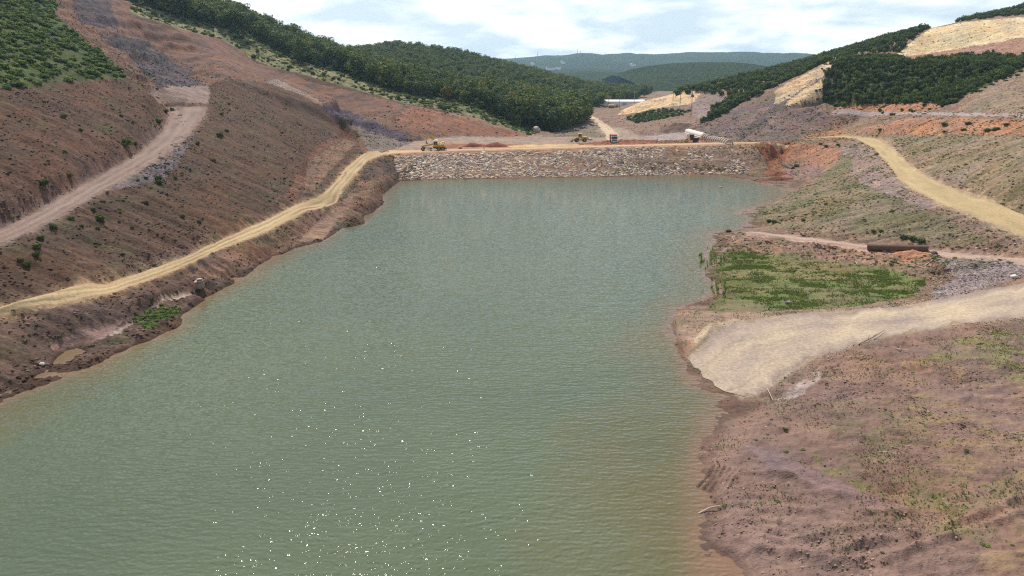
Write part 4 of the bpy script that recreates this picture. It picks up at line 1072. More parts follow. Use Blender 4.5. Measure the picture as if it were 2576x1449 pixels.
STOCK = bpy.data.collections.new('stock')          # meshes that the ground cover is planted from; not linked to the scene
def mass(name, meshes, P, scl, seed, lab=None, cols=None):
    """ground cover nobody could count: one object that plants small meshes on its points"""
    r = np.random.default_rng(seed); n = len(P)
    me = bpy.data.meshes.new(name); me.vertices.add(n); me.vertices.foreach_set('co', P.astype(np.float32).ravel())
    def attr(nm, typ, arr, key='value'):
        a = me.attributes.new(nm, typ, 'POINT'); a.data.foreach_set(key, arr.ravel())
    rot = np.zeros((n, 3), np.float32); rot[:, 2] = r.uniform(0, 6.283, n); rot[:, 0] = r.normal(0, .12, n); rot[:, 1] = r.normal(0, .12, n)
    attr('rot', 'FLOAT_VECTOR', rot, 'vector'); attr('scl', 'FLOAT_VECTOR', scl.astype(np.float32), 'vector')
    attr('pick', 'INT', r.integers(0, len(meshes), n).astype(np.int32))
    if cols is not None:
        c = np.ones((n, 4), np.float32); c[:, :3] = cols; attr('soil', 'FLOAT_COLOR', c, 'color')
    o = bpy.data.objects.new(name, me); COL.objects.link(o); o['kind'] = 'stuff'
    if lab: o['label'] = lab
    sub = bpy.data.collections.new('stock_' + name)
    for k, m in enumerate(meshes):
        so = bpy.data.objects.new('stock_%s_%02d' % (name, k), m); sub.objects.link(so)
    g = bpy.data.node_groups.new(name, 'GeometryNodeTree')
    g.interface.new_socket('Geometry', in_out='INPUT', socket_type='NodeSocketGeometry'); g.interface.new_socket('Geometry', in_out='OUTPUT', socket_type='NodeSocketGeometry')
    gi, go = g.nodes.new('NodeGroupInput'), g.nodes.new('NodeGroupOutput')
    iop = g.nodes.new('GeometryNodeInstanceOnPoints'); ci = g.nodes.new('GeometryNodeCollectionInfo')
    ci.inputs['Collection'].default_value = sub; ci.inputs['Separate Children'].default_value = True; ci.inputs['Reset Children'].default_value = True
    def named(nm, typ):
        x = g.nodes.new('GeometryNodeInputNamedAttribute'); x.data_type = typ; x.inputs['Name'].default_value = nm; return x.outputs['Attribute']
    g.links.new(gi.outputs[0], iop.inputs['Points']); g.links.new(ci.outputs[0], iop.inputs['Instance'])
    iop.inputs['Pick Instance'].default_value = True
    g.links.new(named('pick', 'INT'), iop.inputs['Instance Index'])
    e2r = g.nodes.new('FunctionNodeEulerToRotation'); g.links.new(named('rot', 'FLOAT_VECTOR'), e2r.inputs[0])
    g.links.new(e2r.outputs[0], iop.inputs['Rotation']); g.links.new(named('scl', 'FLOAT_VECTOR'), iop.inputs['Scale'])
    g.links.new(iop.outputs[0], go.inputs[0])
    md = o.modifiers.new('plants', 'NODES'); md.node_group = g
    return o

# --- the wood on the hills behind the dam
UF = U0 + 16 * fbm(GX / 22, GY / 22, 3, 990); VF = V0 + 7 * fbm(GX / 22, GY / 22, 3, 992)
fm = in_poly(UF, VF, Z_FOREST) & (GY > 362) & (GY < 960)
fm &= ~((U0 > 1500) & (GY < 560))
fm |= (GY > 420) & (GX < -60) & (GY < 700) & in_poly(U0, V0, [(300, -300), (330, 0), (450, 30), (600, 75), (760, 158), (1000, 230), (1200, 265), (1200, 130), (850, 80), (600, -300)])
P, tc_ = scatter(fm, 16000, 11, weight=1 / np.clip(RR / 400, 1, 3) ** 1.2)
P = P[np.argsort(P[:, 1])]
front = thin(P[P[:, 1] < 5000], 4.5)
P = P[front]
# extra trees right along the front edge of the wood
edge_px = [(335, 8), (450, 42), (600, 82), (760, 160), (900, 196), (1000, 233), (1190, 267), (1310, 322), (1400, 334), (1475, 304)]
dist = np.hypot(P[:, 0], P[:, 1])
pu, pv = project(P[:, 0], P[:, 1], P[:, 2] + 7)
vis = np.array([seen(p, 8.0) for p in P])
order = np.argsort(np.where(vis, dist, 1e6))
rt = random.Random(3)
def tree_size(x, y):
    u, v = project(x, y, 5.0)
    if 1280 < u < 1480 and y < 480: return rt.uniform(1.15, 1.6)
    return rt.uniform(.65, 1.2) if y > 460 else rt.uniform(.6, 1.4)
first = {}
own = order[:300]
for n in own:
    x, y, z = map(float, P[n]); k = rt.randrange(7); s = tree_size(x, y)
    r = empty('tree', (x, y, z - .2), rt.uniform(0, 6.28)); r.scale = (s * rt.uniform(.95, 1.15), s * rt.uniform(.95, 1.15), s)
    u, _v = project(x, y, z)
    if u > 1280: label(r, 'tall dark green tree in the clump at the mouth of the valley', 'tree', 'trees of the valley mouth clump')
    elif u > 900: label(r, 'dark green tree along the lower edge of the wooded hill above the red cut', 'tree', 'trees along the lower edge of the wood')
    else: label(r, 'dark green tree at the edge of the wood high above the quarry scar', 'tree', 'trees along the upper edge of the wood')
    for nm, me in (('trunk', TREES[k][1]), ('crown', TREES[k][0])):
        c = bpy.data.objects.new(nm, me); COL.objects.link(c); c.parent = r
restm = np.setdiff1d(np.arange(len(P)), own)
full = []
for cm, tm, h in TREES:
    bm = bmesh.new(); bm.from_mesh(cm); me = bpy.data.meshes.new('whole_tree'); bm.to_mesh(me); bm.free(); me.materials.append(M_LEAF); full.append(me)
ss = np.array([tree_size(x, y) for x, y in P[restm, :2]])
mass('forest', full, P[restm] - [0, 0, .3], np.stack([ss * 1.08, ss * 1.08, ss], 1), 12, 'dense mixed dark green forest covering the hills beyond the dam')
print('forest', len(P))

# --- shrubs: right hillside patch, ridges, valley
sh_all = []                                        # (x, y, z, width, height, region)
def add_region(mask, n, dist, wr, hr, region, seed, keep=1.0):
    P, _ = scatter(mask, n, seed); P = P[thin(P, dist)]
    r = np.random.default_rng(seed + 1)
    for p in P:
        w = r.uniform(*wr); sh_all.append((p[0], p[1], p[2], w, r.uniform(*hr) * (.7 + .3 * w / wr[1]), region))
UP = U0 + 18 * fbm(GX / 14, GY / 14, 4, 994); VP = V0 + 8 * fbm(GX / 14, GY / 14, 4, 996)
pm = in_poly(UP, VP, Z_SHRUB) & (GY > 255) & (GY < 385)
add_region(pm, 4200, 1.7, (1.0, 2.4), (1.4, 3.8), 'patch', 21)
add_region((blur(pm.astype(float), 40) > .04) & ~pm & (GY > 250) & (GY < 385), 240, 2.0, (.5, 1.4), (.5, 1.6), 'patch', 22)
ridge_m = in_poly(UW, VW, [(1757, 236), (1835, 243), (1835, 258), (1790, 280), (1768, 312), (1850, 274), (1905, 242), (2000, 195), (2094, 152), (2110, 150), (2180, 136), (2255, 134), (2335, 70), (2420, 54), (2576, 38), (2900, 8), (2900, -300), (1700, -300), (1700, 240)]) & (GY > 336) & (GY < 650)
add_region(ridge_m, 11000, 2.8, (1.5, 3.1), (2.2, 4.4), 'ridge', 23)
add_region(in_poly(UW, VW, [(1570, 298), (1650, 276), (1735, 280), (1712, 292), (1660, 300), (1600, 312)]) & (GY > 340) & (GY < 520), 500, 2.2, (1.0, 1.9), (.9, 1.8), 'valley', 25)
add_region(in_poly(UW, VW, [(1765, 312), (1850, 272), (1900, 242), (1990, 200), (1990, 188), (1880, 235), (1800, 275), (1757, 312)]) & (GY > 325) & (GY < 375), 150, 1.6, (.6, 2.2), (.8, 2.6), 'lip', 27)
Dd = np.array([math.hypot(s[0], s[1]) / s[4] if seen(s[:3], s[4] * .8) else 1e6 for s in sh_all])
rk = np.argsort(Dd)[:210]
LAB = {'patch': ('dark green bush in the dense thicket on the right hillside below the yellow quarry face', 'bushes of the thicket on the right hillside'),
       'ridge': ('green bush on the skyline ridge of the right hillside behind the cut face', 'bushes on the right ridge'),
       'valley': ('low green bush on the valley slope under the power poles', 'bushes on the valley slope'),
       'lip': ('dark bush along the upper lip of the pale cut face beside the dam', 'bushes along the lip of the cut face')}
for n in rk:
    x, y, z, w, h, rg = sh_all[n]
    o = bpy.data.objects.new('bush', SHRUBS[rt.randrange(6)]); COL.objects.link(o)
    o.location = (x, y, z - .15); o.scale = (w, w * rt.uniform(.85, 1.15), h); o.rotation_euler = (0, 0, rt.uniform(0, 6.28))
    label(o, LAB[rg][0], 'bush', LAB[rg][1])
left_i = [n for n in range(len(sh_all)) if n not in set(rk.tolist())]
A = np.array([sh_all[n][:5] for n in left_i])
mass('thicket', SHRUBS, A[:, :3] - [0, 0, .15], A[:, [3, 3, 4]], 29, 'dark green thicket of bushes covering the right hillside and ridge')
print('bushes', len(sh_all))

# --- bushes standing alone on the bare slopes
lone = [(758 * .3335, 483 + 215 * .3335, 1.5), (310 * .3335, 483 + 360 * .3335, 1.0), (280 * .3335, 483 + 487 * .3335, 1.1), (705 * .3335, 483 + 140 * .3335, .8), (620 * .3335, 483 + 265 * .3335, .7), (735 * .3335, 483 + 280 * .3335, .7),
        (1380 * .3335, 483 + 190 * .3335, .9), (1505 * .3335, 483 + 232 * .3335, .8), (285 * .3335, 483 + 425 * .3335, 1.1), (205 * .3335, 483 + 555 * .3335, 1.0), (150 * .3335, 483 + 525 * .3335, .8), (410 * .3335, 483 + 280 * .3335, 1.1), (540 * .3335, 483 + 215 * .3335, 1.0), (1105 * .3335, 483 + 90 * .3335, .9),
        (1195 * .3335, 930 * .3335, 1.8), (1728 * .3335, 792 * .3335, 1.0), (1675 * .3335, 870 * .3335, 1.2), (1660 * .3335, 1035 * .3335, 1.7), (1712 * .3335, 998 * .3335, 1.3), (960 * .3335, 1095 * .3335, 2.1), (1020 * .3335, 1090 * .3335, 1.0), (1255 * .3335, 850 * .3335, 1.3), (1300 * .3335, 835 * .3335, 1.2),
        (330 * .3335, 1400 * .3335, 1.5), (525 * .3335, 1335 * .3335, 1.1), (480 * .3335, 893 * .3335, 1.3), (1610 * .3335, 1220 * .3335, 1.2), (1195 * .3335, 1365 * .3335, 1.6), (1200 * .3335, 1385 * .3335, 1.2), (1490 * .3335, 1090 * .3335, 1.0), (610 * .3335, 985 * .3335, .8), (915 * .3335, 880 * .3335, .9)]
ORD = ['first', 'second', 'third', 'fourth', 'fifth', 'sixth', 'seventh', 'eighth', 'ninth', 'tenth', 'eleventh', 'twelfth', 'thirteenth', 'fourteenth', 'fifteenth', 'sixteenth', 'seventeenth', 'eighteenth', 'nineteenth', 'twentieth', 'twenty-first', 'twenty-second', 'twenty-third', 'twenty-fourth']
def ordinals(pts, where):
    cls = [where(u, v) for u, v, w in pts]; out = []
    for (u, v, w), c in zip(pts, cls):
        same = sorted(q[:2] for q, c2 in zip(pts, cls) if c2 == c)
        out.append('%s, %s from the left' % (c, ORD[same.index((u, v))]))
    return out
r2u = [p[0] for p in road2_out[:9]]; r2v = [p[1] for p in road2_out[:9]]
lone_lab = ordinals(lone, lambda u, v: 'lone dark bush on bare soil above the grey haul road' if v < np.interp(u, r2u, r2v) else 'lone dark bush on bare soil below the grey haul road')
for (u, v, w), lb in zip(lone, lone_lab):
    p = hit(u, v); d = p.length
    o = bpy.data.objects.new('bush', SHRUBS[rt.randrange(6)]); COL.objects.link(o)
    o.location = (p.x, p.y, p.z - .1); o.scale = (w * .75, w * .75, w * .85); o.rotation_euler = (0, 0, rt.uniform(0, 6.28))
    label(o, lb, 'bush', 'lone bushes on the left hillside')
lone_r = [(1717 + 1490 * .3335, 985 * .3335, 1.6), (1717 + 1975 * .3335, 948 * .3335, 2.0), (1717 + 2150 * .3335, 940 * .3335, 1.8), (1717 + 2440 * .3335, 945 * .3335, 1.4), (1717 + 2300 * .3335, 990 * .3335, 1.8), (1717 + 2360 * .3335, 985 * .3335, 1.9), (1717 + 1975 * .3335, 1000 * .3335, 1.4), (1717 + 2120 * .3335, 985 * .3335, 1.5), (1717 + 1040 * .3335, 1090 * .3335, 1.4), (1717 + 1080 * .3335, 1108 * .3335, 1.4), (1717 + 1170 * .3335, 1095 * .3335, 1.2),
          (1717 + 650 * .3335, 483 + 225 * .3335, 1.3), (1717 + 690 * .3335, 483 + 230 * .3335, 1.2), (1717 + 1670 * .3335, 483 + 355 * .3335, 1.7), (1717 + 1740 * .3335, 483 + 365 * .3335, 1.6), (1717 + 1800 * .3335, 483 + 378 * .3335, 1.4), (1717 + 1500 * .3335, 483 + 298 * .3335, .9), (1717 + 1440 * .3335, 483 + 300 * .3335, .9), (1717 + 910 * .3335, 483 + 215 * .3335, 1.0), (1717 + 1080 * .3335, 483 + 95 * .3335, .9), (1717 + 1580 * .3335, 483 + 150 * .3335, .9)]
lone_lab = ordinals(lone_r, lambda u, v: 'green bush on the orange bank above the yellow road' if v < 345 else 'green bush beside the trench and its orange face' if v < 380 else 'low green bush on raked soil above the pipe track')
for (u, v, w), lb in zip(lone_r, lone_lab):
    p = hit(u, v)
    o = bpy.data.objects.new('bush', SHRUBS[rt.randrange(6)]); COL.objects.link(o)
    o.location = (p.x, p.y, p.z - .1); o.scale = (w * .8, w * .7, w * .6); o.rotation_euler = (0, 0, rt.uniform(0, 6.28))
    label(o, lb, 'bush', 'bushes on the bare right slope')

# --- scrub, weeds, reeds, clods
def put_mass(name, meshes, mask, n, s, seed, lab, hs=1.0, weight=None, sink=.05):
    P, c = scatter(mask, n, seed, weight); r = np.random.default_rng(seed + 5)
    k = s[0] + (s[1] - s[0]) * r.random(n) ** 1.6
    return mass(name, meshes, P - np.stack([0 * k, 0 * k, k * sink], 1), np.stack([k, k, k * hs], 1), seed, lab, c)
dens = np.clip(fbm(GX / 7, GY / 7, 3, 951) + .55, .05, 1)
put_mass('scrub', SCRUBS, in_poly(UW, VW, Z_SCRUB), 60000, (.4, 1.7), 31, 'bright green scrub covering the hillside beside the quarry scar', .95, dens)
put_mass('scrub', SCRUBS + DRY, in_poly(UW, VW, Z_STRIP) & (GY > 290), 4500, (.6, 1.9), 33, 'tan and green scrub strip between the red cut and the wood', .8, dens)
put_mass('scrub', SHRUBS, in_poly(UW, VW, Z_STRIP) & (GY > 290), 750, (.8, 2.3), 34, 'dark bushes thinning out below the edge of the wood', 1.0)
put_mass('scrub', SHRUBS, in_poly(UW, VW, [(-400, -200), (110, -200), (120, 20), (60, 70), (0, 90), (-400, 120)]), 700, (1.0, 2.6), 35, 'darker bushes at the top of the green hillside', 1.0)
put_mass('grass', TUFTS + TUFTS + STRAW, in_poly(UW, VW, Z_GRASS) & (HZ > .0), 16000, (.1, .38), 37, 'green reedy grass on the wet flat by the water', 1.0, np.clip(tint[..., 1] - tint[..., 0] + .03, .003, .06) * np.clip(.25 + 1.5 * fbm(GX / 2.6, GY / 1.7, 4, 970), .02, 1) * np.clip(.15 + (UW - 1790 + 40 * fbm(GX / 3, GY / 3, 3, 972)) / 70, .04, 1))
rp, _ = at_z(1, 1, 0), 0
RP = []
rr_ = np.random.default_rng(39)
for n in range(170):
    u = 1850 - 90 * rr_.random() ** 2; v = 652 + 11 * rr_.normal()
    if rr_.random() < .3: u, v = 1825 - 35 * rr_.random() ** 2, 725 + 22 * rr_.normal()
    p = at_z(u, v, 0); RP.append(p)
RP = np.array(RP); k = .45 + .6 * rr_.random(len(RP))
mass('reeds', TUFTS, RP, np.stack([k * .7, k * .7, k], 1), 40, 'sparse green reeds standing in the shallow water')
put_mass('weeds', TUFTS + STRAW, (GX > 15) & (GY < 122) & (HZ > .15) & (RM < .5) & ~in_poly(U0, V0, Z_GRASS), 14000, (.08, .26), 41, 'sparse weeds and dry stalks over the bare near bank', .8, np.clip(fbm(GX / 5, GY / 5, 4, 955) + .0, .004, 1) * (1 + 8 * np.clip(tint[..., 1] - tint[..., 0] * .8, 0, .1) / .1))
put_mass('weeds', SCRUBS, (GX > 15) & (GY < 122) & (HZ > .2) & (RM < .5) & ~in_poly(U0, V0, Z_GRASS), 260, (.12, .35), 43, 'low green weeds in patches over the near bank', .5, np.clip(fbm(GX / 6, GY / 6, 3, 957) - .05, .001, 1))
put_mass('weeds', SCRUBS + DRY, (GX > 30) & (GY > 118) & (GY < 330) & (HZ < 24) & (HZ > .2) & (RM < .5) & (rough > .55), 5000, (.18, .6), 45, 'thin weeds over the raked slopes above the right bank', .6, np.clip(fbm(GX / 9, GY / 5, 4, 959) + .05, .01, 1))
put_mass('weeds', SHRUBS + SCRUBS, left & (GY < 300) & (HZ > .6) & (RM < .5) & (rough > .8) & ~in_poly(U0, V0, Z_SCRUB), 900, (.18, .6), 47, 'thin weeds over the bare brown left hillside', .7, np.clip(fbm(GX / 9, GY / 9, 4, 961), .01, 1) ** 1.5)
put_mass('weeds', SCRUBS, in_poly(UW, VW, [(330, 800), (400, 775), (452, 772), (452, 792), (372, 832), (350, 822)]) & (HZ > .05), 190, (.2, .65), 49, 'leafy green plants on the muddy spit at the left shore', .7)
M_CLOD, _nt, _b = new_mat('soil_clods')
_a = _nt.nodes.new('ShaderNodeAttribute'); _a.attribute_type = 'INSTANCER'; _a.attribute_name = 'soil'
_oi = _nt.nodes.new('ShaderNodeObjectInfo')
_nt.links.new(mixc(_nt, 1, _a.outputs['Color'], ramp(_nt, _oi.outputs['Random'], [(0, (.6, .58, .58)), (.6, (1, 1, 1)), (.9, (1.35, 1.32, 1.3)), (1, (1.9, 1.85, 1.8))]), 'MULTIPLY'), _b.inputs['Base Color'])
_b.inputs['Roughness'].default_value = .95; _b.inputs['Specular IOR Level'].default_value = .12
CLODS = []
for k in range(6):
    me = hull_mesh('clod', 1, .75, .6, 12, 960 + k, .3); me.materials.append(M_CLOD); CLODS.append(me)
bare = (HZ > .02) & (RM < .4) & ~in_poly(U0, V0, Z_GRASS) & ~in_poly(U0, V0, Z_SCRUB) & (rough > .65)
put_mass('clods', CLODS, bare & (GX > 10) & (GY < 118), 11000, (.025, .17), 51, 'clods and small stones over the near bank', .8, np.clip(.15 + 1.3 * fbm(GX / 5, GY / 3, 4, 963), .02, 1) ** 1.3, 0)
put_mass('clods', CLODS, bare & left & (GY < 330), 24000, (.05, .36), 53, 'clods and stones over the bare left hillside', .8, np.clip(.45 + fbm(GX / 6, GY / 6, 3, 965), .05, 1) * np.clip(rough, .5, 1.6) / np.clip(RR / 100, .6, 3), 0)
put_mass('clods', CLODS, bare & (GX > 20) & (GY > 112) & (GY < 345), 30000, (.06, .4), 55, 'clods and stones over the right slopes', .8, np.clip(.45 + fbm(GX / 6, GY / 6, 3, 967), .05, 1) / np.clip(RR / 130, .6, 3), 0)
put_mass('clods', CLODS, bare & (GX > -60) & (GY > 290) & (GY < 480), 7000, (.2, .7), 57, 'rubble over the valley floor and cuts behind the dam', .8, None, 0)
put_mass('rubble', CLODS, (HZ > .02) & left & in_poly(U0, V0, [(310, 120), (400, 120), (480, 180), (515, 215), (380, 235), (480, 350), (420, 420), (330, 480), (300, 470), (420, 370), (480, 300), (400, 240), (345, 180)]), 2600, (.15, .7), 59, 'broken grey rock spilled below the quarry road', .8, None, 0)
put_mass('rubble', CLODS, in_poly(U0, V0, [(2330, 662), (2500, 652), (2600, 680), (2576, 700), (2430, 740), (2280, 768), (2140, 784), (2280, 760), (2350, 742)]) & (GY < 140), 4000, (.06, .3), 61, 'grey shale spilled beside the ramp road', .7, None, 0)
# ------------------------------------------------------------------ builder for machines and small things (X forward, Y left, Z up)
def solid(name, col, rough=.5, metal=0.0, spec=.4, dirt=.35, dirt_col=(.33, .22, .14)):
    m, nt, b = new_mat(name)
    p = nt.nodes.new('ShaderNodeTexCoord').outputs['Object']
    f = mathn(nt, 'MULTIPLY', ramp(nt, noise(nt, 1.1, 6, .65, p), [(.4, (0, 0, 0)), (.75, (1, 1, 1))]), dirt)
    nt.links.new(mixc(nt, f, col, dirt_col), b.inputs['Base Color'])
    b.inputs['Roughness'].default_value = rough; b.inputs['Metallic'].default_value = metal; b.inputs['Specular IOR Level'].default_value = spec
    return m
YEL = solid('machine_yellow', (.62, .36, .045), .45)
YEL_TOP = solid('pale_sunlit_yellow', (.74, .58, .3), .5)  # sun on roofs and hood tops put into a paler yellow; hauler body shares it
WHT = solid('white_paint', (.72, .73, .74), .4, dirt=.2)
RED = solid('tipper_red', (.42, .055, .03), .5)
BLK = solid('black_iron', (.03, .03, .035), .55)
TYRE = solid('tyre_rubber', (.028, .026, .025), .9, dirt=.6, dirt_col=(.16, .1, .07))
RIM = solid('wheel_rim', (.4, .27, .08), .6)
GLASS = solid('dark_glass', (.025, .04, .055), .06, spec=.8, dirt=.1)
STEEL = solid('worn_steel', (.25, .22, .2), .5, .6)
GREEN = solid('green_visor', (.25, .5, .36), .4)
CONC = solid('pale_concrete', (.62, .58, .52), .85, spec=.2, dirt=.2)
CONC_D = solid('grey_concrete', (.36, .30, .27), .9, spec=.15)
RIBC = solid('dusty_concrete', (.46, .4, .34), .9, spec=.15)
RUST = solid('brown_pipe', (.125, .075, .056), .75, spec=.2, dirt=.3, dirt_col=(.24, .15, .1))
WOODM = solid('bleached_wood', (.46, .38, .3), .85, spec=.2)
DARKW = solid('dark_wood', (.1, .07, .055), .9)
POLE = solid('pole_wood', (.33, .29, .26), .85, dirt=.15)
WSHED = solid('white_sheeting', (.8, .8, .78), .6, dirt=.05)
SKIN = solid('skin', (.42, .25, .17), .6, dirt=0)
class PB:
    def __init__(self): self.bm = bmesh.new()
    def box(self, c, s, rot=None, bev=0.0, taper=1.0):
        r = bmesh.ops.create_cube(self.bm, size=1.0); vs_ = r['verts']
        M = Matrix.Translation(c) @ (Euler(rot).to_matrix().to_4x4() if rot else Matrix()) @ Matrix.Diagonal((*s, 1))
        for v in vs_:
            if taper != 1 and v.co.z > 0: v.co.x *= taper; v.co.y *= taper
            v.co = M @ v.co
        if bev > 0:
            es_ = list({e for v in vs_ for e in v.link_edges})
            bmesh.ops.bevel(self.bm, geom=es_, offset=bev, segments=2, affect='EDGES', profile=.6)
        return self
    def tube(self, p, q, ra, rb=None, n=12, cap=True):
        rb = ra if rb is None else rb
        p, q = Vector(p), Vector(q); ax = (q - p).normalized(); t = ax.orthogonal().normalized(); b = ax.cross(t)
        A = [self.bm.verts.new(p + (t * math.cos(k * 2 * math.pi / n) + b * math.sin(k * 2 * math.pi / n)) * ra) for k in range(n)]
        B = [self.bm.verts.new(q + (t * math.cos(k * 2 * math.pi / n) + b * math.sin(k * 2 * math.pi / n)) * rb) for k in range(n)]
        for k in range(n): self.bm.faces.new((A[k], A[(k + 1) % n], B[(k + 1) % n], B[k]))
        if cap: self.bm.faces.new(A[::-1]); self.bm.faces.new(B)
        return self
    def ring(self, p, q, ro, ri, n=20):
        p, q = Vector(p), Vector(q); ax = (q - p).normalized(); t = ax.orthogonal().normalized(); b = ax.cross(t)
        L = [[self.bm.verts.new(c + (t * math.cos(k * 2 * math.pi / n) + b * math.sin(k * 2 * math.pi / n)) * r) for k in range(n)] for c, r in ((p, ro), (q, ro), (q, ri), (p, ri))]
        for a in range(4):
            for k in range(n): self.bm.faces.new((L[a][k], L[a][(k + 1) % n], L[(a + 1) % 4][(k + 1) % n], L[(a + 1) % 4][k]))
        return self
    def prism(self, prof, y0, y1):                 # outline in XZ, swept along Y
        A = [self.bm.verts.new((x, y0, z)) for x, z in prof]; B = [self.bm.verts.new((x, y1, z)) for x, z in prof]
        n = len(prof); self.bm.faces.new(A); self.bm.faces.new(B[::-1])
        for k in range(n): self.bm.faces.new((A[(k + 1) % n], A[k], B[k], B[(k + 1) % n]))
        return self
    def beam(self, p, q, w, h, w2=None, h2=None):
        p, q = Vector(p), Vector(q); ax = (q - p).normalized(); s = ax.cross(Vector((0, 0, 1)))
        s = s.normalized() if s.length > 1e-3 else Vector((0, 1, 0)); u = s.cross(ax)
        w2 = w if w2 is None else w2; h2 = h if h2 is None else h2
        A = [self.bm.verts.new(p + s * a * w / 2 + u * b * h / 2) for a, b in ((-1, -1), (1, -1), (1, 1), (-1, 1))]
        B = [self.bm.verts.new(q + s * a * w2 / 2 + u * b * h2 / 2) for a, b in ((-1, -1), (1, -1), (1, 1), (-1, 1))]
        for k in range(4): self.bm.faces.new((A[k], A[(k + 1) % 4], B[(k + 1) % 4], B[k]))
        self.bm.faces.new(A[::-1]); self.bm.faces.new(B)
        return self
    def build(self, name, mat, parent=None, smooth=False):
        bmesh.ops.recalc_face_normals(self.bm, faces=self.bm.faces)
        me = bpy.data.meshes.new(name); self.bm.to_mesh(me); self.bm.free(); me.materials.append(mat)
        if smooth: me.polygons.foreach_set('use_smooth', [True] * len(me.polygons)); me.set_sharp_from_angle(angle=R(40))
        o = bpy.data.objects.new(name, me); COL.objects.link(o)
        if parent is not None: o.parent = parent
        return o
def wheel(parent, x, y, r, w, rim=RIM):
    a = PB(); a.tube((x, y - w / 2, r), (x, y + w / 2, r), r * .93, n=18); a.ring((x, y - w / 2 + .04, r), (x, y + w / 2 - .04, r), r, r * .6, 18)
    t = a.build('wheel', TYRE, parent, True)
    for s in (-1, 1): PB().tube((x, y + s * (w / 2), r), (x, y + s * (w / 2 + .03), r), r * .5, n=12).build('rim', rim, t)
    return t
def copy_tree(o, parent=None):
    c = o.copy(); COL.objects.link(c)
    if parent is not None: c.parent = parent
    for ch in list(o.children): copy_tree(ch, c)
    return c
def stand(name, u, v, heading, lab, cat, group=None, sink=.05):
    p = hit(u, v); e = empty(name, (p.x, p.y, p.z - sink), heading)
    return label(e, lab, cat, group)

# ------------------------------------------------------------------ motor grader on the crest
g = stand('motor_grader', 1094, 378.2, R(180), 'yellow motor grader standing on the left end of the dam crest', 'grader')
PB().beam((4.3, 0, 1.55), (.6, 0, 2.35), .42, .5, .5, .62).beam((4.3, 0, 1.55), (4.75, 0, 1.25), .45, .6).box((4.3, 0, .95), (.4, 1.9, .28)).build('main_frame', YEL, g)
PB().beam((4.6, 0, 1.0), (1.2, 0, .9), .3, .22).ring((1.6, 0, .72), (1.6, 0, .9), .75, .55).build('drawbar', BLK, g)
PB().prism([(1.5, .12), (1.62, .12), (1.42, .45), (1.62, .82), (1.5, .82), (1.28, .45)], -1.8, 1.8).build('blade', STEEL, g)
cb = PB().box((-.35, 0, 1.75), (1.5, 1.5, .75), bev=.04).box((-.95, 0, 2.7), (.12, 1.45, 1.3)).box((.33, .68, 2.7), (.1, .1, 1.3)).box((.33, -.68, 2.7), (.1, .1, 1.3)).box((-.3, .7, 2.7), (.1, .08, 1.3)).box((-.3, -.7, 2.7), (.1, .08, 1.3)).build('cab', YEL, g)
PB().box((-.3, 0, 3.42), (1.95, 1.75, .16), bev=.04).build('cab_roof', YEL_TOP, g)
for s in (-1, 1): PB().box((-.28, s * .66, 2.72), (1.1, .03, 1.16)).build('window', GLASS, cb)
PB().box((.36, 0, 2.72), (.03, 1.2, 1.16)).build('window', GLASS, cb)
PB().prism([(-1.15, 1.2), (-1.15, 2.35), (-3.5, 2.1), (-3.75, 1.9), (-3.75, 1.2)], -.72, .72).build('engine_hood', YEL, g)
PB().box((-2.3, 0, 2.29), (2.2, 1.2, .07), rot=(0, R(6), 0)).build('hood_top', YEL_TOP, g)
PB().tube((-1.9, .35, 2.25), (-1.9, .35, 3.1), .07).build('exhaust', BLK, g)
PB().box((-2.4, 0, .95), (3.0, 1.3, .5)).box((-4.1, 0, .8), (.35, 1.8, .3)).beam((-3.9, .4, 1.0), (-4.3, .4, .45), .1, .2).beam((-3.9, -.4, 1.0), (-4.3, -.4, .45), .1, .2).build('rear_frame', BLK, g)
for x, r_ in ((4.3, .66), (-1.55, .68), (-3.05, .68)):
    for s in (-1, 1): wheel(g, x, s * 1.0, r_, .42)

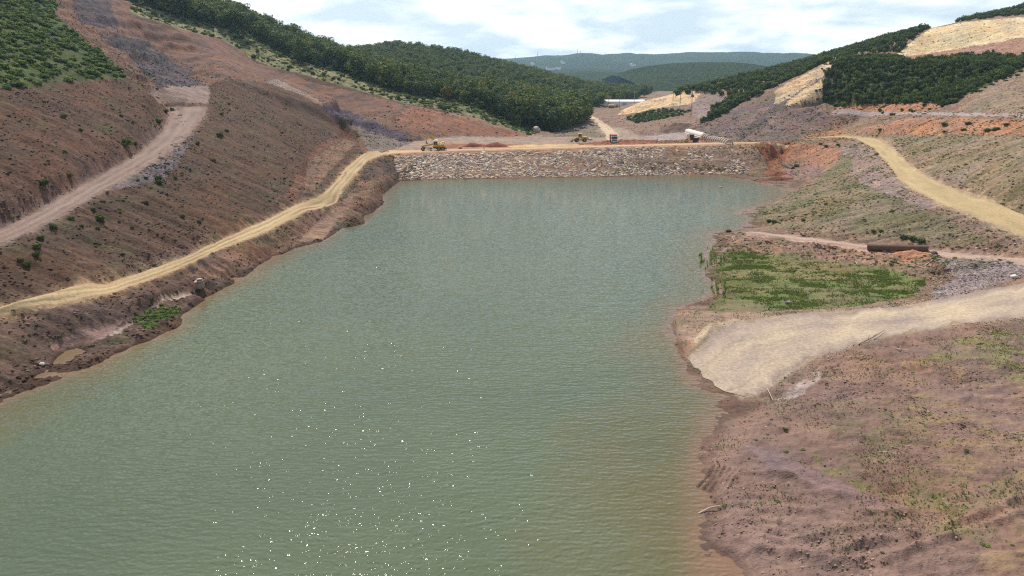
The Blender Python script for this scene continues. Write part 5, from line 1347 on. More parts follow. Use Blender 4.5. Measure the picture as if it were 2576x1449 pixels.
# ------------------------------------------------------------------ excavators
def excavator(name, u, v, heading, lab):
    e = stand(name, u, v, heading, lab, 'excavator')
    for s in (-1, 1):
        tr = PB().prism([(-1.9, .35), (-1.6, .05), (1.6, .05), (1.9, .35), (1.9, .6), (1.6, .88), (-1.6, .88), (-1.9, .6)], s * 1.15 - .27, s * 1.15 + .27).build('track', BLK, e)
        for k in range(5): PB().tube((-1.3 + .65 * k, s * 1.43, .32), (-1.3 + .65 * k, s * 1.47, .32), .2, n=8).build('roller', STEEL, tr)
    PB().box((0, 0, .75), (1.8, 1.7, .5)).tube((0, 0, .9), (0, 0, 1.15), .7).build('undercarriage', BLK, e)
    PB().box((-.6, 0, 1.55), (3.2, 2.5, .8), bev=.08).box((-1.9, 0, 1.75), (.9, 2.6, 1.2), bev=.15).build('body', YEL, e)
    PB().box((-2.37, 0, 1.8), (.12, 2.2, .9)).build('counterweight', RED, e)
    cb = PB().box((.55, .8, 2.45), (1.35, .95, 1.65), bev=.08).build('cab', WHT, e)
    PB().box((1.24, .8, 2.6), (.04, .75, 1.0)).build('window', GLASS, cb)
    PB().box((.6, 1.29, 2.6), (1.0, .04, 1.0)).build('window', GLASS, cb); PB().box((.6, .31, 2.6), (1.0, .04, 1.0)).build('window', GLASS, cb)
    PB().beam((.9, -.25, 1.7), (1.9, -.25, 4.3), .38, .5, .38, .62).beam((1.85, -.25, 4.2), (3.9, -.25, 4.95), .38, .62, .34, .42).build('boom', YEL, e)
    PB().beam((3.7, -.25, 5.5), (4.35, -.25, 2.7), .3, .5, .26, .3).build('stick', YEL, e)
    PB().tube((1.5, .0, 2.0), (2.5, .0, 4.2), .08).tube((2.6, -.25, 4.9), (3.75, -.25, 5.4), .08).build('hydraulic_ram', STEEL, e)
    PB().prism([(4.3, 2.7), (4.65, 2.35), (4.5, 1.75), (3.9, 1.55), (3.55, 1.8), (3.9, 2.0), (4.05, 2.45)], -.75, .25).build('bucket', STEEL, e)
    return e
excavator('excavator', 1102, 372.4, R(186), 'yellow crawler excavator with white cab and folded boom, parked behind the grader')
excavator('excavator', 1476, 287.5, R(20), 'small looking yellow excavator at the far wood edge beyond the valley road')

# ------------------------------------------------------------------ wheel loader
l = stand('wheel_loader', 1459, 357.0, R(184), 'yellow wheel loader with lowered bucket behind the middle of the dam', 'loader')
PB().prism([(-.6, .9), (-.6, 2.25), (-3.0, 2.05), (-3.35, 1.7), (-3.35, .9)], -.95, .95).build('engine_hood', YEL, l)
PB().box((-1.9, 0, 2.22), (2.1, 1.5, .06), rot=(0, R(-5), 0)).build('hood_top', YEL_TOP, l)
cb = PB().box((.1, 0, 1.85), (1.35, 1.45, .7), bev=.04).box((.1, 0, 3.32), (1.55, 1.6, .14), bev=.03).box((.72, .66, 2.75), (.1, .1, 1.1)).box((.72, -.66, 2.75), (.1, .1, 1.1)).box((-.5, .66, 2.75), (.12, .1, 1.1)).box((-.5, -.66, 2.75), (.12, .1, 1.1)).build('cab', YEL, l)
for s in (-1, 1): PB().box((.1, s * .66, 2.75), (1.1, .03, 1.05)).build('window', GLASS, cb)
PB().box((.75, 0, 2.75), (.03, 1.2, 1.05)).build('window', GLASS, cb)
PB().box((1.3, 0, 1.2), (1.7, 1.0, .8), bev=.05).box((-1.2, 0, .85), (3.4, 1.0, .35)).build('front_frame', BLK, l)
for s in (-1, 1): PB().beam((1.1, s * .6, 1.8), (3.2, s * .6, .7), .2, .4).build('lift_arm', YEL, l)
PB().prism([(3.1, .25), (3.1, 1.15), (3.35, 1.3), (4.25, .15), (4.2, .05), (3.3, .05)], -1.4, 1.4).build('bucket', STEEL, l)
for x in (1.5, -1.75):
    for s in (-1, 1): wheel(l, x, s * 1.02, .78, .55)

# ------------------------------------------------------------------ tipper truck
t = stand('dump_truck', 1543, 358.6, R(-93), 'white dump truck with red tipper body driving over the dam platform', 'truck')
c = PB().box((3.1, 0, 1.95), (1.9, 2.45, 1.9), bev=.1).box((4.06, 0, .78), (.25, 2.45, .5), bev=.05).build('cab', WHT, t)
PB().box((4.07, 0, 2.28), (.05, 2.15, .85)).build('windscreen', GLASS, c)
PB().box((4.12, 0, 2.84), (.35, 2.3, .2)).build('visor', GREEN, c)
PB().box((4.08, 0, 1.35), (.06, 1.7, .5)).build('grille', BLK, c)
for s in (-1, 1):
    PB().box((4.2, s * .9, .8), (.06, .42, .22), bev=.02).build('headlight', GLASS, c)
    PB().box((4.05, s * 1.45, 2.25), (.15, .22, .6)).build('mirror', BLK, c)
    PB().box((3.1, s * 1.235, 2.3), (1.0, .03, .7)).build('window', GLASS, c)
PB().box((.0, 0, .85), (7.6, .9, .3)).box((-3.7, 0, .7), (.15, 2.2, .2)).build('chassis', BLK, t)
b = PB().prism([(2.0, 1.3), (2.0, 3.3), (-3.8, 3.1), (-4.0, 1.5), (-3.6, 1.2)], -1.25, 1.25).build('tipper_body', RED, t)
PB().box((2.3, 0, 3.3), (.9, 2.5, .1)).build('cab_guard', RED, b)
for k in range(5):
    for s in (-1, 1): PB().box((1.5 - 1.15 * k, s * 1.28, 2.2), (.12, .06, 1.7)).build('rib', RED, b)
for x in (3.0, -1.6, -2.95):
    for s in (-1, 1): wheel(t, x, s * 1.05, .52, .4, BLK)

# ------------------------------------------------------------------ soil compactor
r = stand('road_roller', 1737.5, 357.7, R(180), 'yellow soil roller with dark cab standing on the red fill beside the concrete ribs', 'roller')
d = PB().tube((1.9, -1.05, .76), (1.9, 1.05, .76), .76, n=24).build('drum', STEEL, r, True)
for s in (-1, 1): PB().box((1.75, s * 1.2, .72), (2.1, .16, .38), bev=.03).build('drum_frame', YEL, r)
PB().box((2.86, 0, .72), (.18, 2.5, .38), bev=.03).box((.68, 0, .75), (.2, 2.5, .45)).build('drum_frame', YEL, r)
c = PB().box((-.35, 0, 1.25), (1.3, 1.5, .6)).box((-.35, 0, 2.95), (1.5, 1.6, .12), bev=.03).box((.25, .68, 2.2), (.09, .09, 1.4)).box((.25, -.68, 2.2), (.09, .09, 1.4)).box((-.95, .68, 2.2), (.09, .09, 1.4)).box((-.95, -.68, 2.2), (.09, .09, 1.4)).build('cab', BLK, r)
for s in (-1, 1): PB().box((-.35, s * .68, 2.25), (1.1, .03, 1.2)).build('window', GLASS, c)
PB().prism([(-1.05, .7), (-1.05, 1.85), (-2.7, 1.75), (-2.95, 1.4), (-2.95, .7)], -.75, .75).build('engine_hood', BLK, r)
PB().box((-1.85, 0, 1.86), (1.5, 1.2, .05)).build('hood_top', YEL_TOP, r)
for s in (-1, 1): wheel(r, -1.75, s * .85, .76, .55, BLK)

# ------------------------------------------------------------------ hauler far down the valley
h = stand('articulated_hauler', 1545, 271.5, R(4), 'yellow articulated hauler crossing in front of the long white shed', 'truck')
PB().prism([(-.2, 1.4), (.1, 3.2), (-4.6, 3.0), (-5.2, 2.2), (-4.2, 1.3)], -1.4, 1.4).build('tipper_body', YEL_TOP, h)
c = PB().box((2.0, 0, 2.3), (1.5, 1.9, 1.9), bev=.1).build('cab', YEL, h)
PB().box((2.2, -.97, 2.6), (.9, .03, .8)).build('window', GLASS, c)
PB().prism([(2.75, 1.1), (2.75, 2.2), (4.3, 1.9), (4.5, 1.2)], -1.0, 1.0).build('engine_hood', YEL, h)
PB().box((-.3, 0, 1.0), (8.4, 1.0, .4)).build('chassis', BLK, h)
for x in (2.6, -1.6, -3.4):
    for s in (-1, 1): wheel(h, x, s * 1.15, .85, .6)

# ------------------------------------------------------------------ people
def person(name, u, v, heading, lab, top, legs, stride=.18, hat=None, grp=None, hgt=1.75):
    p = hit(u, v)
    J = {'pelvis': (0, 0, .93), 'chest': (.02, 0, 1.28), 'neck': (.02, 0, 1.47), 'head': (.04, 0, 1.56), 'crown': (.04, 0, 1.70),
         'lh': (0, .1, .88), 'lk': (stride * .8, .11, .5), 'la': (stride * .7, .12, .08), 'lt': (stride * .7 + .16, .13, .035),
         'rh': (0, -.1, .88), 'rk': (-stride * .2, -.11, .49), 'ra': (-stride, -.12, .09), 'rt': (-stride + .15, -.13, .035),
         'ls': (.01, .19, 1.4), 'le': (-.06, .25, 1.12), 'lw': (.06, .26, .9), 'lf': (.09, .26, .78),
         'rs': (.01, -.19, 1.4), 're': (.02, -.25, 1.12), 'rw': (.14, -.25, .92), 'rf': (.18, -.25, .81)}
    rad = {'pelvis': (.15, .13), 'chest': (.15, .12), 'neck': (.06, .06), 'head': (.095, .085), 'crown': (.07, .065), 'lh': (.09, .09), 'rh': (.09, .09), 'lk': (.065, .065), 'rk': (.065, .065),
           'la': (.045, .045), 'ra': (.045, .045), 'lt': (.04, .03), 'rt': (.04, .03), 'ls': (.07, .07), 'rs': (.07, .07), 'le': (.048, .048), 're': (.048, .048), 'lw': (.035, .035), 'rw': (.035, .035), 'lf': (.035, .02), 'rf': (.035, .02)}
    E = [('pelvis', 'chest'), ('chest', 'neck'), ('neck', 'head'), ('head', 'crown'), ('pelvis', 'lh'), ('lh', 'lk'), ('lk', 'la'), ('la', 'lt'), ('pelvis', 'rh'), ('rh', 'rk'), ('rk', 'ra'), ('ra', 'rt'),
         ('chest', 'ls'), ('ls', 'le'), ('le', 'lw'), ('lw', 'lf'), ('chest', 'rs'), ('rs', 're'), ('re', 'rw'), ('rw', 'rf')]
    names = list(J); me = bpy.data.meshes.new(name)
    me.from_pydata([J[n] for n in names], [(names.index(a), names.index(b)) for a, b in E], []); me.update()
    tmp = bpy.data.objects.new(name, me); COL.objects.link(tmp)
    sk = tmp.modifiers.new('skin', 'SKIN'); tmp.modifiers.new('sub', 'SUBSURF').render_levels = 1; tmp.modifiers['sub'].levels = 1
    for n, sv in zip(names, me.skin_vertices[0].data): sv.radius = rad[n]; sv.use_root = n == 'pelvis'
    dg = bpy.context.evaluated_depsgraph_get()
    m2 = bpy.data.meshes.new_from_object(tmp.evaluated_get(dg)); m2.name = name
    bpy.data.objects.remove(tmp)
    m2.materials.clear()
    for m in (SKIN, top, legs, BLK): m2.materials.append(m)
    for pl in m2.polygons:
        x, y, z = pl.center
        pl.material_index = 3 if z < .1 else 2 if z < .95 and abs(y) < .2 else 1 if z < 1.46 and z > .93 else 0
    o = bpy.data.objects.new(name, m2); COL.objects.link(o)
    o.location = p; o.rotation_euler = (0, 0, heading); o.scale = (hgt / 1.75,) * 3
    label(o, lab, 'person', grp)
    hm_ = PB(); bmesh.ops.create_uvsphere(hm_.bm, u_segments=10, v_segments=6, radius=.115)
    for v_ in hm_.bm.verts: v_.co.z = max(v_.co.z, -.02); v_.co += Vector((.03, 0, 1.64))
    hm_.build('hat' if hat else 'hair', hat or BLK, o, True)
    return o
TAN = solid('tan_cloth', (.5, .33, .2), .9, dirt=0); DRK = solid('dark_cloth', (.04, .04, .05), .9, dirt=0); WCL = solid('white_cloth', (.75, .76, .78), .9, dirt=0); BRN = solid('brown_cloth', (.15, .1, .07), .9, dirt=0); BLUE = solid('blue_cloth', (.2, .27, .4), .9, dirt=0)
person('person', 1217, 375.6, R(-70), 'person in tan shirt walking along the dam crest in front of the red heaps', TAN, BRN)
person('person', 1450, 359.2, R(-90), 'person in dark clothes standing on the platform near the loader bucket', DRK, DRK, .08)
person('person', 2096, 151.5, R(200), 'person in white clothes with white hat at the top of the pale cut face', WCL, BLUE, .06, WCL, 'people standing on the right ridge', 1.8)
person('person', 2101, 151.0, R(220), 'person in white shirt, right of another, at the top of the cut face', WCL, WCL, .06, None, 'people standing on the right ridge', 1.8)

# ------------------------------------------------------------------ conduit: precast ribs and finished vault
n1_, f1_, w1_ = hit(1825, 362.5), hit(1766, 346.5), hit(1722, 334.5)
M_EARTH = M_ROAD
def arch_profile(w, h, th):
    o = [(-w / 2, 0), (-w / 2, h * .5), (-w * .36, h * .78), (-w * .17, h * .95), (w * .17, h * .95 + .02), (w * .36, h * .78), (w / 2, h * .5), (w / 2, 0)]
    i = [(x * (1 - 2 * th / w), z * (1 - th / h)) for x, z in o]
    return o + i[::-1]
def arch(name, p, ax, length, w, h, th, mat, parent=None):
    a = PB(); a.prism(arch_profile(w, h, th), -length / 2, length / 2)
    o = a.build(name, mat, parent); return o
NRIB = 13
axis = (f1_ - n1_); axis.z = 0
yaw = math.atan2(axis.y, axis.x) - math.pi / 2
side = Vector((math.cos(yaw), math.sin(yaw), 0))
for k in range(NRIB):
    q = n1_.lerp(f1_, k / (NRIB - 1)) + side * 1.3
    a = arch('concrete_rib', q, axis, .85, 3.0, 2.0, .42, RIBC)
    a.location = (q.x, q.y, max(gz(q.x, q.y), gz(q.x - side.x * 1.4, q.y - side.y * 1.4)) - .25); a.rotation_euler = (0, 0, yaw)
    if k == 0: lb = 'precast concrete arch rib nearest the dam crest, first of the row beside the red fill'
    elif k == NRIB - 1: lb = 'precast concrete arch rib touching the finished white vault, last of the row'
    else: lb = 'precast concrete arch rib, %s from the dam crest in the row' % ORD[k]
    label(a, lb, 'concrete rib', 'concrete arch ribs beside the red fill')
ax2 = w1_ - f1_; ax2.z = 0; L2 = ax2.length - 1.6; yaw2 = math.atan2(ax2.y, ax2.x) - math.pi / 2
s2 = Vector((math.cos(yaw2), math.sin(yaw2), 0)); q = (f1_ + w1_) / 2 + s2 * 1.5 + ax2.normalized() * .9
v_ = empty('conduit', (q.x, q.y, gz(q.x, q.y) - .45), yaw2); label(v_, 'finished white concrete conduit vault on the ground behind the roller', 'conduit')
arch('vault', q, ax2, L2, 2.7, 2.15, .35, CONC, v_)
PB().box((-1.55, 0, .2), (.4, L2, .4)).box((1.55, 0, .2), (.4, L2, .4)).build('footing', CONC, v_)
PB().ring((0, L2 / 2 - .05, 1.2), (0, L2 / 2 + .1, 1.2), .8, .6).build('portal_ring', CONC, v_)

# ------------------------------------------------------------------ pipes
def pipe(name, p, q, ro, lab, bands=0):
    p, q = Vector(p), Vector(q); c = (p + q) / 2
    e = empty(name, c); label(e, lab, 'pipe')
    p -= c; q -= c; d = (q - p).normalized()
    PB().ring(p, q, ro, ro * .9, 32).build('barrel', RUST, e, True)
    for s, k in ((p, 1), (q, -1)): PB().ring(s + d * k * .02, s + d * k * .25, ro * 1.05, ro * .97, 32).build('collar', RUST, e, True)
    for b in range(bands):
        s = p.lerp(q, (b + 1) / (bands + 1)); PB().ring(s, s + d * .06, ro * 1.012, ro * .97, 32).build('weld_band', RUST, e, True)
    return e
a_, b_ = hit(2181, 629), hit(2333, 632.5); zz = max(a_.z, b_.z) + .72
pipe('concrete_pipe', (a_.x, a_.y, a_.z + .6), (b_.x, b_.y, b_.z + .6), .66, 'long brown pipe lying beside the track on the right bank', 3)
a_, b_ = Vector(at_z(1963, 409.5, 2.7)), Vector(at_z(1994, 426, 1.75))
pipe('concrete_pipe', a_, b_, .78, 'brown outlet pipe in the trench at the right end of the dam, open mouth showing', 2)
pipe('concrete_pipe', a_ + Vector((1.3, 1.4, .4)), b_ + Vector((1.9, 2.6, .5)), .55, 'thinner second pipe lying behind the outlet pipe in the trench', 1)
a_ = hit(2001, 419); pipe('concrete_pipe', (a_.x - .4, a_.y + .2, a_.z + .5), (a_.x + 1.0, a_.y - .4, a_.z + .45), .5, 'short dark pipe stub on the purple bank right of the trench pipes')

# ------------------------------------------------------------------ heaps, boulders
def heap(name, u, v, w, d, h, col, lab, seed, mat=None):
    p = hit(u, v); n = 26; x = np.linspace(-1, 1, n); X, Y = np.meshgrid(x, x)
    r2 = np.sqrt(X ** 2 + Y ** 2) + .12 * fbm(X * 2 + seed, Y * 2, 3, seed)
    Z = h * np.clip(1 - r2, 0, 1) ** .8 * (1 + .25 * fbm(X * 3, Y * 3, 3, seed + 1)) + .12 * fbm(X * 7, Y * 7, 3, seed + 2) * np.clip(1.1 - r2, 0, 1)
    gz_ = np.array([gz(p.x + a * w / 2, p.y + b * d / 2) - p.z for a, b in zip(X.ravel(), Y.ravel())]).reshape(Z.shape)
    Z = np.where(r2 > .98, -.25, Z - .06) + gz_
    ii = np.arange(n * n).reshape(n, n); q = np.stack([ii[:-1, :-1], ii[:-1, 1:], ii[1:, 1:], ii[1:, :-1]], -1).reshape(-1, 4)
    o = mesh_obj(name, np.stack([X * w / 2, Y * d / 2, Z], -1).reshape(-1, 3), q.tolist(), mat or M_SOILH, smooth=True)
    color_attr(o.data, 'tint', np.clip(np.array(col) * (1 + .3 * fbm(X * 4, Y * 4, 3, seed + 3).reshape(-1, 1)), 0, 1))
    o.location = p; return label(o, lab, 'heap')
M_SOILH = tint_material('loose_soil', .9, .3, 2.5, lo=.6, hi=1.3)
heap('soil_heap', 1191, 368.6, 8.6, 5, 1.75, (.22, .075, .045), 'dark red heap of soil left of the walking person', 601)
heap('soil_heap', 1246, 368.2, 9.8, 5, 1.75, (.25, .085, .05), 'wide red heap of soil right of the walking person', 611)
heap('soil_heap', 1950, 439, 8, 5, 1.8, (.25, .105, .06), 'lumpy red earth heap between riprap and outlet pipes', 621)
heap('soil_heap', 1952, 452.5, 13, 3.2, 1.1, (.2, .085, .05), 'low red mud bar reaching out into the water by the dam', 631)
heap('soil_heap', 2285, 640, 7, 4, .8, (.4, .19, .11), 'small orange mound of earth in front of the long brown pipe', 641)
heap('soil_heap', 1698, 325, 16, 10, 3.4, (.16, .105, .085), 'dark rocky mound behind the roller below the power poles', 651)
heap('soil_heap', 2330, 395, 5, 3, 1.0, (.3, .2, .15), 'earth mound beside the bend of the right road', 661)
def boulder(u, v, w, h, col, lab, seed, cat='boulder', yaw_=0.0, name='boulder', n=26):
    p = hit(u, v); me = hull_mesh(name, w / 2, w * .42, h / 2, n, seed, .16); paint(me, col); me.materials.append(M_STONE)
    o = bpy.data.objects.new(name, me); COL.objects.link(o); o.location = (p.x, p.y, p.z + h * .36); o.rotation_euler = (.1, .05, yaw_)
    return label(o, lab, cat)
boulder(1158, 374.3, 1.5, 1.2, (.36, .28, .25), 'grey boulder lying on the dam crest right of the grader', 701)
boulder(1349, 333, 4.2, 3.4, (.42, .33, .28), 'large pale boulder at the foot of the red cut by the wood', 702)
boulder(1402, 328, 3.4, 2.4, (.38, .31, .27), 'second pale boulder under the trees right of the big one', 703)
boulder(2350.5, 640, 1.3, .8, (.11, .085, .075), 'dark rock lying on the track behind the end of the long pipe', 704)
boulder(2551, 699, 1.3, .7, (.62, .57, .5), 'white stone at the edge of the grey ramp road', 705)
boulder(1832, 582, 1.6, .7, (.2, .1, .065), 'red lump of earth at the tip of the right shore spit', 706)
boulder(107, 919, .7, .5, (.55, .53, .52), 'pale grey stone by the brown puddle on the left shore', 707)
boulder(2205, 390, 1.6, 1.0, (.22, .14, .1), 'brown boulder on the outer bank of the right road', 708)
boulder(1982, 763, .9, .5, (.33, .28, .3), 'grey stone on the upper edge of the ramp road', 709)
boulder(2363, 741, .9, .55, (.42, .38, .38), 'light grey stone on the shale bank above the ramp road', 710)
boulder(1485, 352.5, 2.2, 1.2, (.45, .36, .32), 'pale rock on the rubble bank behind the wheel loader', 711)
boulder(2440, 676, .7, .4, (.3, .25, .25), 'small shale block on the grey spoil beside the right track', 712)
boulder(770, 626, .9, .5, (.09, .07, .065), 'dark rock at the waterline of the left shore', 713)
p = hit(504, 727)
e = empty('rubble_block', (p.x, p.y, p.z - .1), R(25)); label(e, 'broken concrete block capped with loose slabs on the left shore', 'concrete block')
for nm, me_, loc, rot in (('base', hull_mesh('base', .85, .75, .75, 34, 721, .08), (0, 0, .72), (0, 0, .2)), ('slab', hull_mesh('slab', .82, .6, .17, 20, 722, .1), (-.05, 0, 1.5), (.08, -.05, .3)), ('slab', hull_mesh('slab', .62, .5, .16, 20, 723, .1), (.08, .05, 1.8), (-.06, .08, .9))):
    paint(me_, (.3, .21, .17) if nm == 'base' else (.44, .34, .28)); me_.materials.append(M_STONE)
    o = bpy.data.objects.new(nm, me_); COL.objects.link(o); o.parent = e; o.location = loc; o.rotation_euler = rot

# ------------------------------------------------------------------ driftwood and sticks
def stick(pts, ra, rb, mat, lab, cat='branch', name='branch', forks=()):
    P = [hit(u, v) + Vector((0, 0, h)) for u, v, h in pts]
    c = P[0].copy(); a = PB()
    for k in range(len(P) - 1):
        f0, f1 = k / (len(P) - 1), (k + 1) / (len(P) - 1)
        a.tube(P[k] - c, P[k + 1] - c, ra + (rb - ra) * f0, ra + (rb - ra) * f1, 7)
    for k, (du, dz, ln) in enumerate(forks):
        s = P[0].lerp(P[-1], .35 + .2 * k) - c; a.tube(s, s + Vector((du, ln, dz)), ra * .5, rb * .5, 6)
    o = a.build(name, mat); o.location = c
    return label(o, lab, cat)
stick([(1757, 1293, .05), (1785, 1283, .25), (1812, 1279, .3)], .07, .05, WOODM, 'bleached branch sticking out from the near shore into the water')
stick([(1706, 704, .03), (1715, 712, .18), (1722, 727, .05)], .16, .1, WOODM, 'white driftwood log lying in the shallow water off the reeds', forks=((.4, .2, .3),))
stick([(1826, 595, .15), (1842, 597, .2), (1846, 606, .1)], .1, .06, WOODM, 'bent pale branch on the tip of the right spit')
stick([(2048, 613, .1), (2062, 622, .12)], .09, .06, WOODM, 'pale stick lying on the earth left of the long pipe')
stick([(2152, 662, .4), (2156, 667, .1), (2170, 664, .15)], .07, .05, WOODM, 'small white forked stick by the upper edge of the grass')
stick([(2325, 670, .1), (2345, 657, .25)], .1, .07, WOODM, 'straight pale timber lying below the orange mound')
stick([(2250, 878, .12), (2285, 889, .4)], .06, .03, WOODM, 'grey dead twig on the near bank below the ramp road', forks=((.4, .3, .5), (-.3, .4, .4)))
stick([(2160, 868, .1), (2200, 852, .35), (2224, 835, .3)], .07, .03, DARKW, 'dark dead branch along the lower edge of the ramp road', forks=((.5, .4, .6), (.3, .5, -.4)))
stick([(2210, 1139, .06), (2232, 1138, .06)], .06, .05, WOODM, 'short pale log on the weedy near bank')
stick([(1930, 978, .06), (1943, 1016, .5)], .05, .03, WOODM, 'thin pale stick standing by the muddy channel mouth')
stick([(1695, 925, .0), (1697, 915, .5)], .06, .04, DARKW, 'dark stump standing in the shallow water off the ramp')
stick([(1628, 450, .0), (1626, 445, .6), (1631, 444, .3)], .18, .12, DARKW, 'dark snag poking from the water in front of the riprap', name='snag')
stick([(1809, 470, .05), (1816, 471.5, .15)], .2, .12, WOODM, 'pale floating log in the upper right of the reservoir')
stick([(1896, 455.5, .3), (1908, 453, .3)], .12, .1, DARKW, 'dark plank lying on the red mud bar')
stick([(1926, 381, .3), (1947, 388, .3)], .25, .2, DARKW, 'dark beam lying on the red earth face by the riprap', name='beam', cat='beam')

# ------------------------------------------------------------------ power poles and wires
tops = []
for k, (u, vb, vt, tr) in enumerate([(1530, 274.5, 244.4, 0), (1558, 274.5, 245, 0), (1595, 264, 232, 0), (1693, 251, 213.6, 0), (1709.5, 280, 236, 0), (1738, 291, 230.5, 1)]):
    p = hit(u, vb); d = p.y * CP - (p.z - CAM_Z) * SP; H = (vb - vt) * d / F * 1.04
    e = empty('power_pole', p, R(10)); 
    PB().tube((0, 0, -.5), (0, 0, H), .2, .13, 8).build('pole', POLE, e)
    ca = PB().box((0, 0, H - .25), (3.2, .18, .2)).build('crossarm', POLE, e)
    for x in (-1.4, 0, 1.4): PB().tube((x, 0, H - .15), (x, 0, H + .25), .09, .06, 6).build('insulator', BLK, ca)
    if k in (2,): PB().box((0, 0, H * .52), (1.4, .16, .16)).build('crossarm', POLE, e)
    if tr:
        PB().box((0, -.1, H * .72), (2.6, 1.4, .2)).build('platform', BLK, e); PB().box((0, -.3, H * .72 + .7), (1.5, .9, 1.2), bev=.08).build('transformer', STEEL, e)
        PB().tube((.3, -.3, 0), (.3, -.3, 3.2), .22, n=8).build('cabinet', WHT, e)
    lab_ = ['far power pole left of all others, rising in front of the long white shed', 'power pole between two others in front of the shed, beside the yellow hauler', 'tall power pole standing before the right end of the long white shed', 'power pole on the crest of the pale yellow spur', 'thin power pole below the pale spur, left of the transformer', 'power pole carrying a transformer platform above the rocky mound'][k]
    label(e, lab_, 'power pole', 'power poles across the valley')
    tops.append((p, H))
for a, b, lab_ in ((0, 1, 'thin overhead wire between the two poles left of the shed'), (1, 2, 'thin overhead wire from the hauler pole to the shed end pole'), (2, 3, 'thin overhead wire climbing from the shed to the spur pole'), (3, 4, 'thin overhead wire from the spur pole down to the thin pole'), (4, 5, 'thin overhead wire ending at the transformer pole')):
    P0, P1 = tops[a][0] + Vector((0, 0, tops[a][1])), tops[b][0] + Vector((0, 0, tops[b][1])); w = PB(); prev = None
    for k in range(9):
        f = k / 8; q = P0.lerp(P1, f) - Vector((0, 0, 1.2 * 4 * f * (1 - f)))
        if prev is not None: w.tube(prev - P0, q - P0, .025, n=4, cap=False)
        prev = q
    o = w.build('overhead_wire', BLK); o.location = P0; label(o, lab_, 'wire', 'overhead wires across the valley')

# ------------------------------------------------------------------ long white shed
a_, b_ = Vector(at_y(1507, 265.5, 640)), Vector(at_y(1622, 265.5, 640)); L = (b_ - a_).length; zb = min(gz(a_.x, a_.y), gz(b_.x, b_.y), a_.z) - 1
e = empty('shed', ((a_.x + b_.x) / 2, a_.y + 5, zb)); label(e, 'long low white shed at the far end of the valley', 'shed')
hh = a_.z - zb + 3.4
PB().prism([(-L / 2, 0), (L / 2, 0), (L / 2, hh), (-L / 2, hh)], -5, 5).build('wall', WSHED, e)
rf = PB(); A_ = [(-5.4, hh), (0, hh + 1.3), (5.4, hh), (5.4, hh + .15), (0, hh + 1.5), (-5.4, hh + .15)]
vv = [[rf.bm.verts.new((x, y, z)) for y, z in A_] for x in (-L / 2 - .4, L / 2 + .4)]
for k in range(6): rf.bm.faces.new((vv[0][k], vv[0][(k + 1) % 6], vv[1][(k + 1) % 6], vv[1][k]))
rf.bm.faces.new(vv[0]); rf.bm.faces.new(vv[1][::-1]); rf.build('roof', WSHED, e)
for x in (-.28, .05, .33): PB().box((L * x, -5.03, hh - 2.2), (3.0, .1, 2.4)).build('door', solid('shed_door', (.42, .45, .46), .6), e)

# ------------------------------------------------------------------ masts and houses far off
for u, v0, v1, y, lab_ in ((1452, 134.5, 121, 5200, 'tall lattice mast on the highest far ridge'), (1460, 134.5, 127, 5200, 'short mast just right of the tall one on the far ridge'), (1352, 142.5, 131, 5200, 'thin mast on the left part of the far ridge'), (1296, 147.5, 139, 5200, 'thin mast at the far left end of the distant ridge'), (1524, 137, 130, 5200, 'small mast on the second rise of the far ridge'), (1597, 139.5, 132, 5200, 'thin mast on the right part of the far ridge')):
    p = Vector(at_y(u, v0 + 2, y)); top = Vector(at_y(u, v1, y)); H = top.z - p.z
    e = empty('radio_mast', p); label(e, lab_, 'mast', 'masts on the far ridge')
    PB().beam((0, 0, -15), (0, 0, H), 5, 5, 1.4, 1.4).build('tower', POLE, e)
    PB().tube((0, 0, H), (0, 0, H * 1.1), .8, .4, 6).build('antenna', POLE, e)
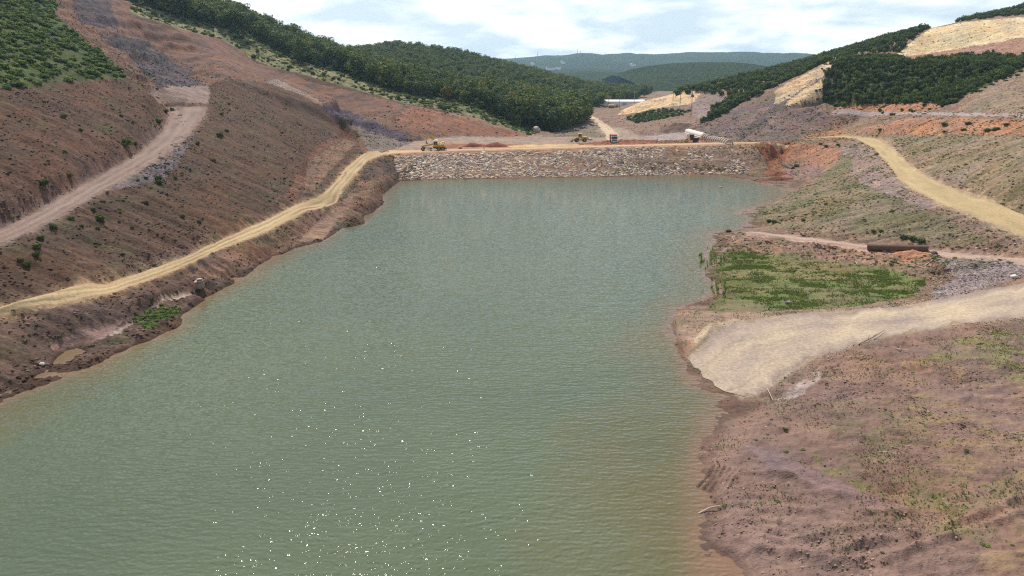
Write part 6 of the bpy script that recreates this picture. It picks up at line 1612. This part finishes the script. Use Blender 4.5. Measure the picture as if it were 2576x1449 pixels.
FV = BVHTree.FromPolygons([v.co.copy() for o in bpy.data.objects if o.name.startswith('hills') for v in o.data.vertices],
                          [tuple(i + off for i in pl.vertices) for o, off in zip([o for o in bpy.data.objects if o.name.startswith('hills')], np.cumsum([0] + [len(o.data.vertices) for o in bpy.data.objects if o.name.startswith('hills')])[:-1].tolist()) for pl in o.data.polygons])
for k, (u, v, w, lab_) in enumerate(((1393, 174, 60, 'long white building at the foot of the far ridge'), (1384, 176, 34, 'small white building left of the long one below the far ridge'), (1302, 170, 30, 'pale building on the lower left of the far hills'), (1592, 166, 26, 'pale house right of the middle on the far hillside'), (1416, 160, 22, 'pale house half way up the far ridge'), (1340, 163, 22, 'pale house on the left flank of the far ridge'))):
    hh_ = FV.ray_cast(Vector((0, 0, CAM_Z)), Vector(ray(u, v)).normalized())
    if hh_[0] is None: continue
    e = empty('house', hh_[0] - Vector((0, 0, 3)), R(12 * k)); label(e, lab_, 'building', 'buildings under the far ridge')
    PB().box((0, 0, 5), (w, 14, 14)).build('wall', WSHED, e); PB().prism([(-w / 2 - 1, 12), (w / 2 + 1, 12), (w / 2 - 3, 16), (-w / 2 + 3, 16)], -8, 8).build('roof', CONC_D, e)

# ------------------------------------------------------------------ dust hanging behind the truck
p = hit(1552, 354); bm = bmesh.new(); bmesh.ops.create_icosphere(bm, subdivisions=3, radius=1.0)
for v in bm.verts: v.co = Vector((v.co.x * 7, v.co.y * 24, v.co.z * 3.2 if v.co.z > 0 else v.co.z * .5))
me = bpy.data.meshes.new('dust'); bm.to_mesh(me); bm.free(); dust = bpy.data.objects.new('dust', me); COL.objects.link(dust)
dust.location = (p.x + 3, p.y + 22, p.z + .6); dust.rotation_euler = (0, 0, R(10)); dust['kind'] = 'stuff'
dm = bpy.data.materials.new('dust'); dm.use_nodes = True; dm.node_tree.nodes.clear()
do, dv = dm.node_tree.nodes.new('ShaderNodeOutputMaterial'), dm.node_tree.nodes.new('ShaderNodeVolumePrincipled')
dv.inputs['Color'].default_value = (.9, .78, .62, 1); dv.inputs['Density'].default_value = .022; dm.node_tree.links.new(dv.outputs[0], do.inputs['Volume']); me.materials.append(dm)
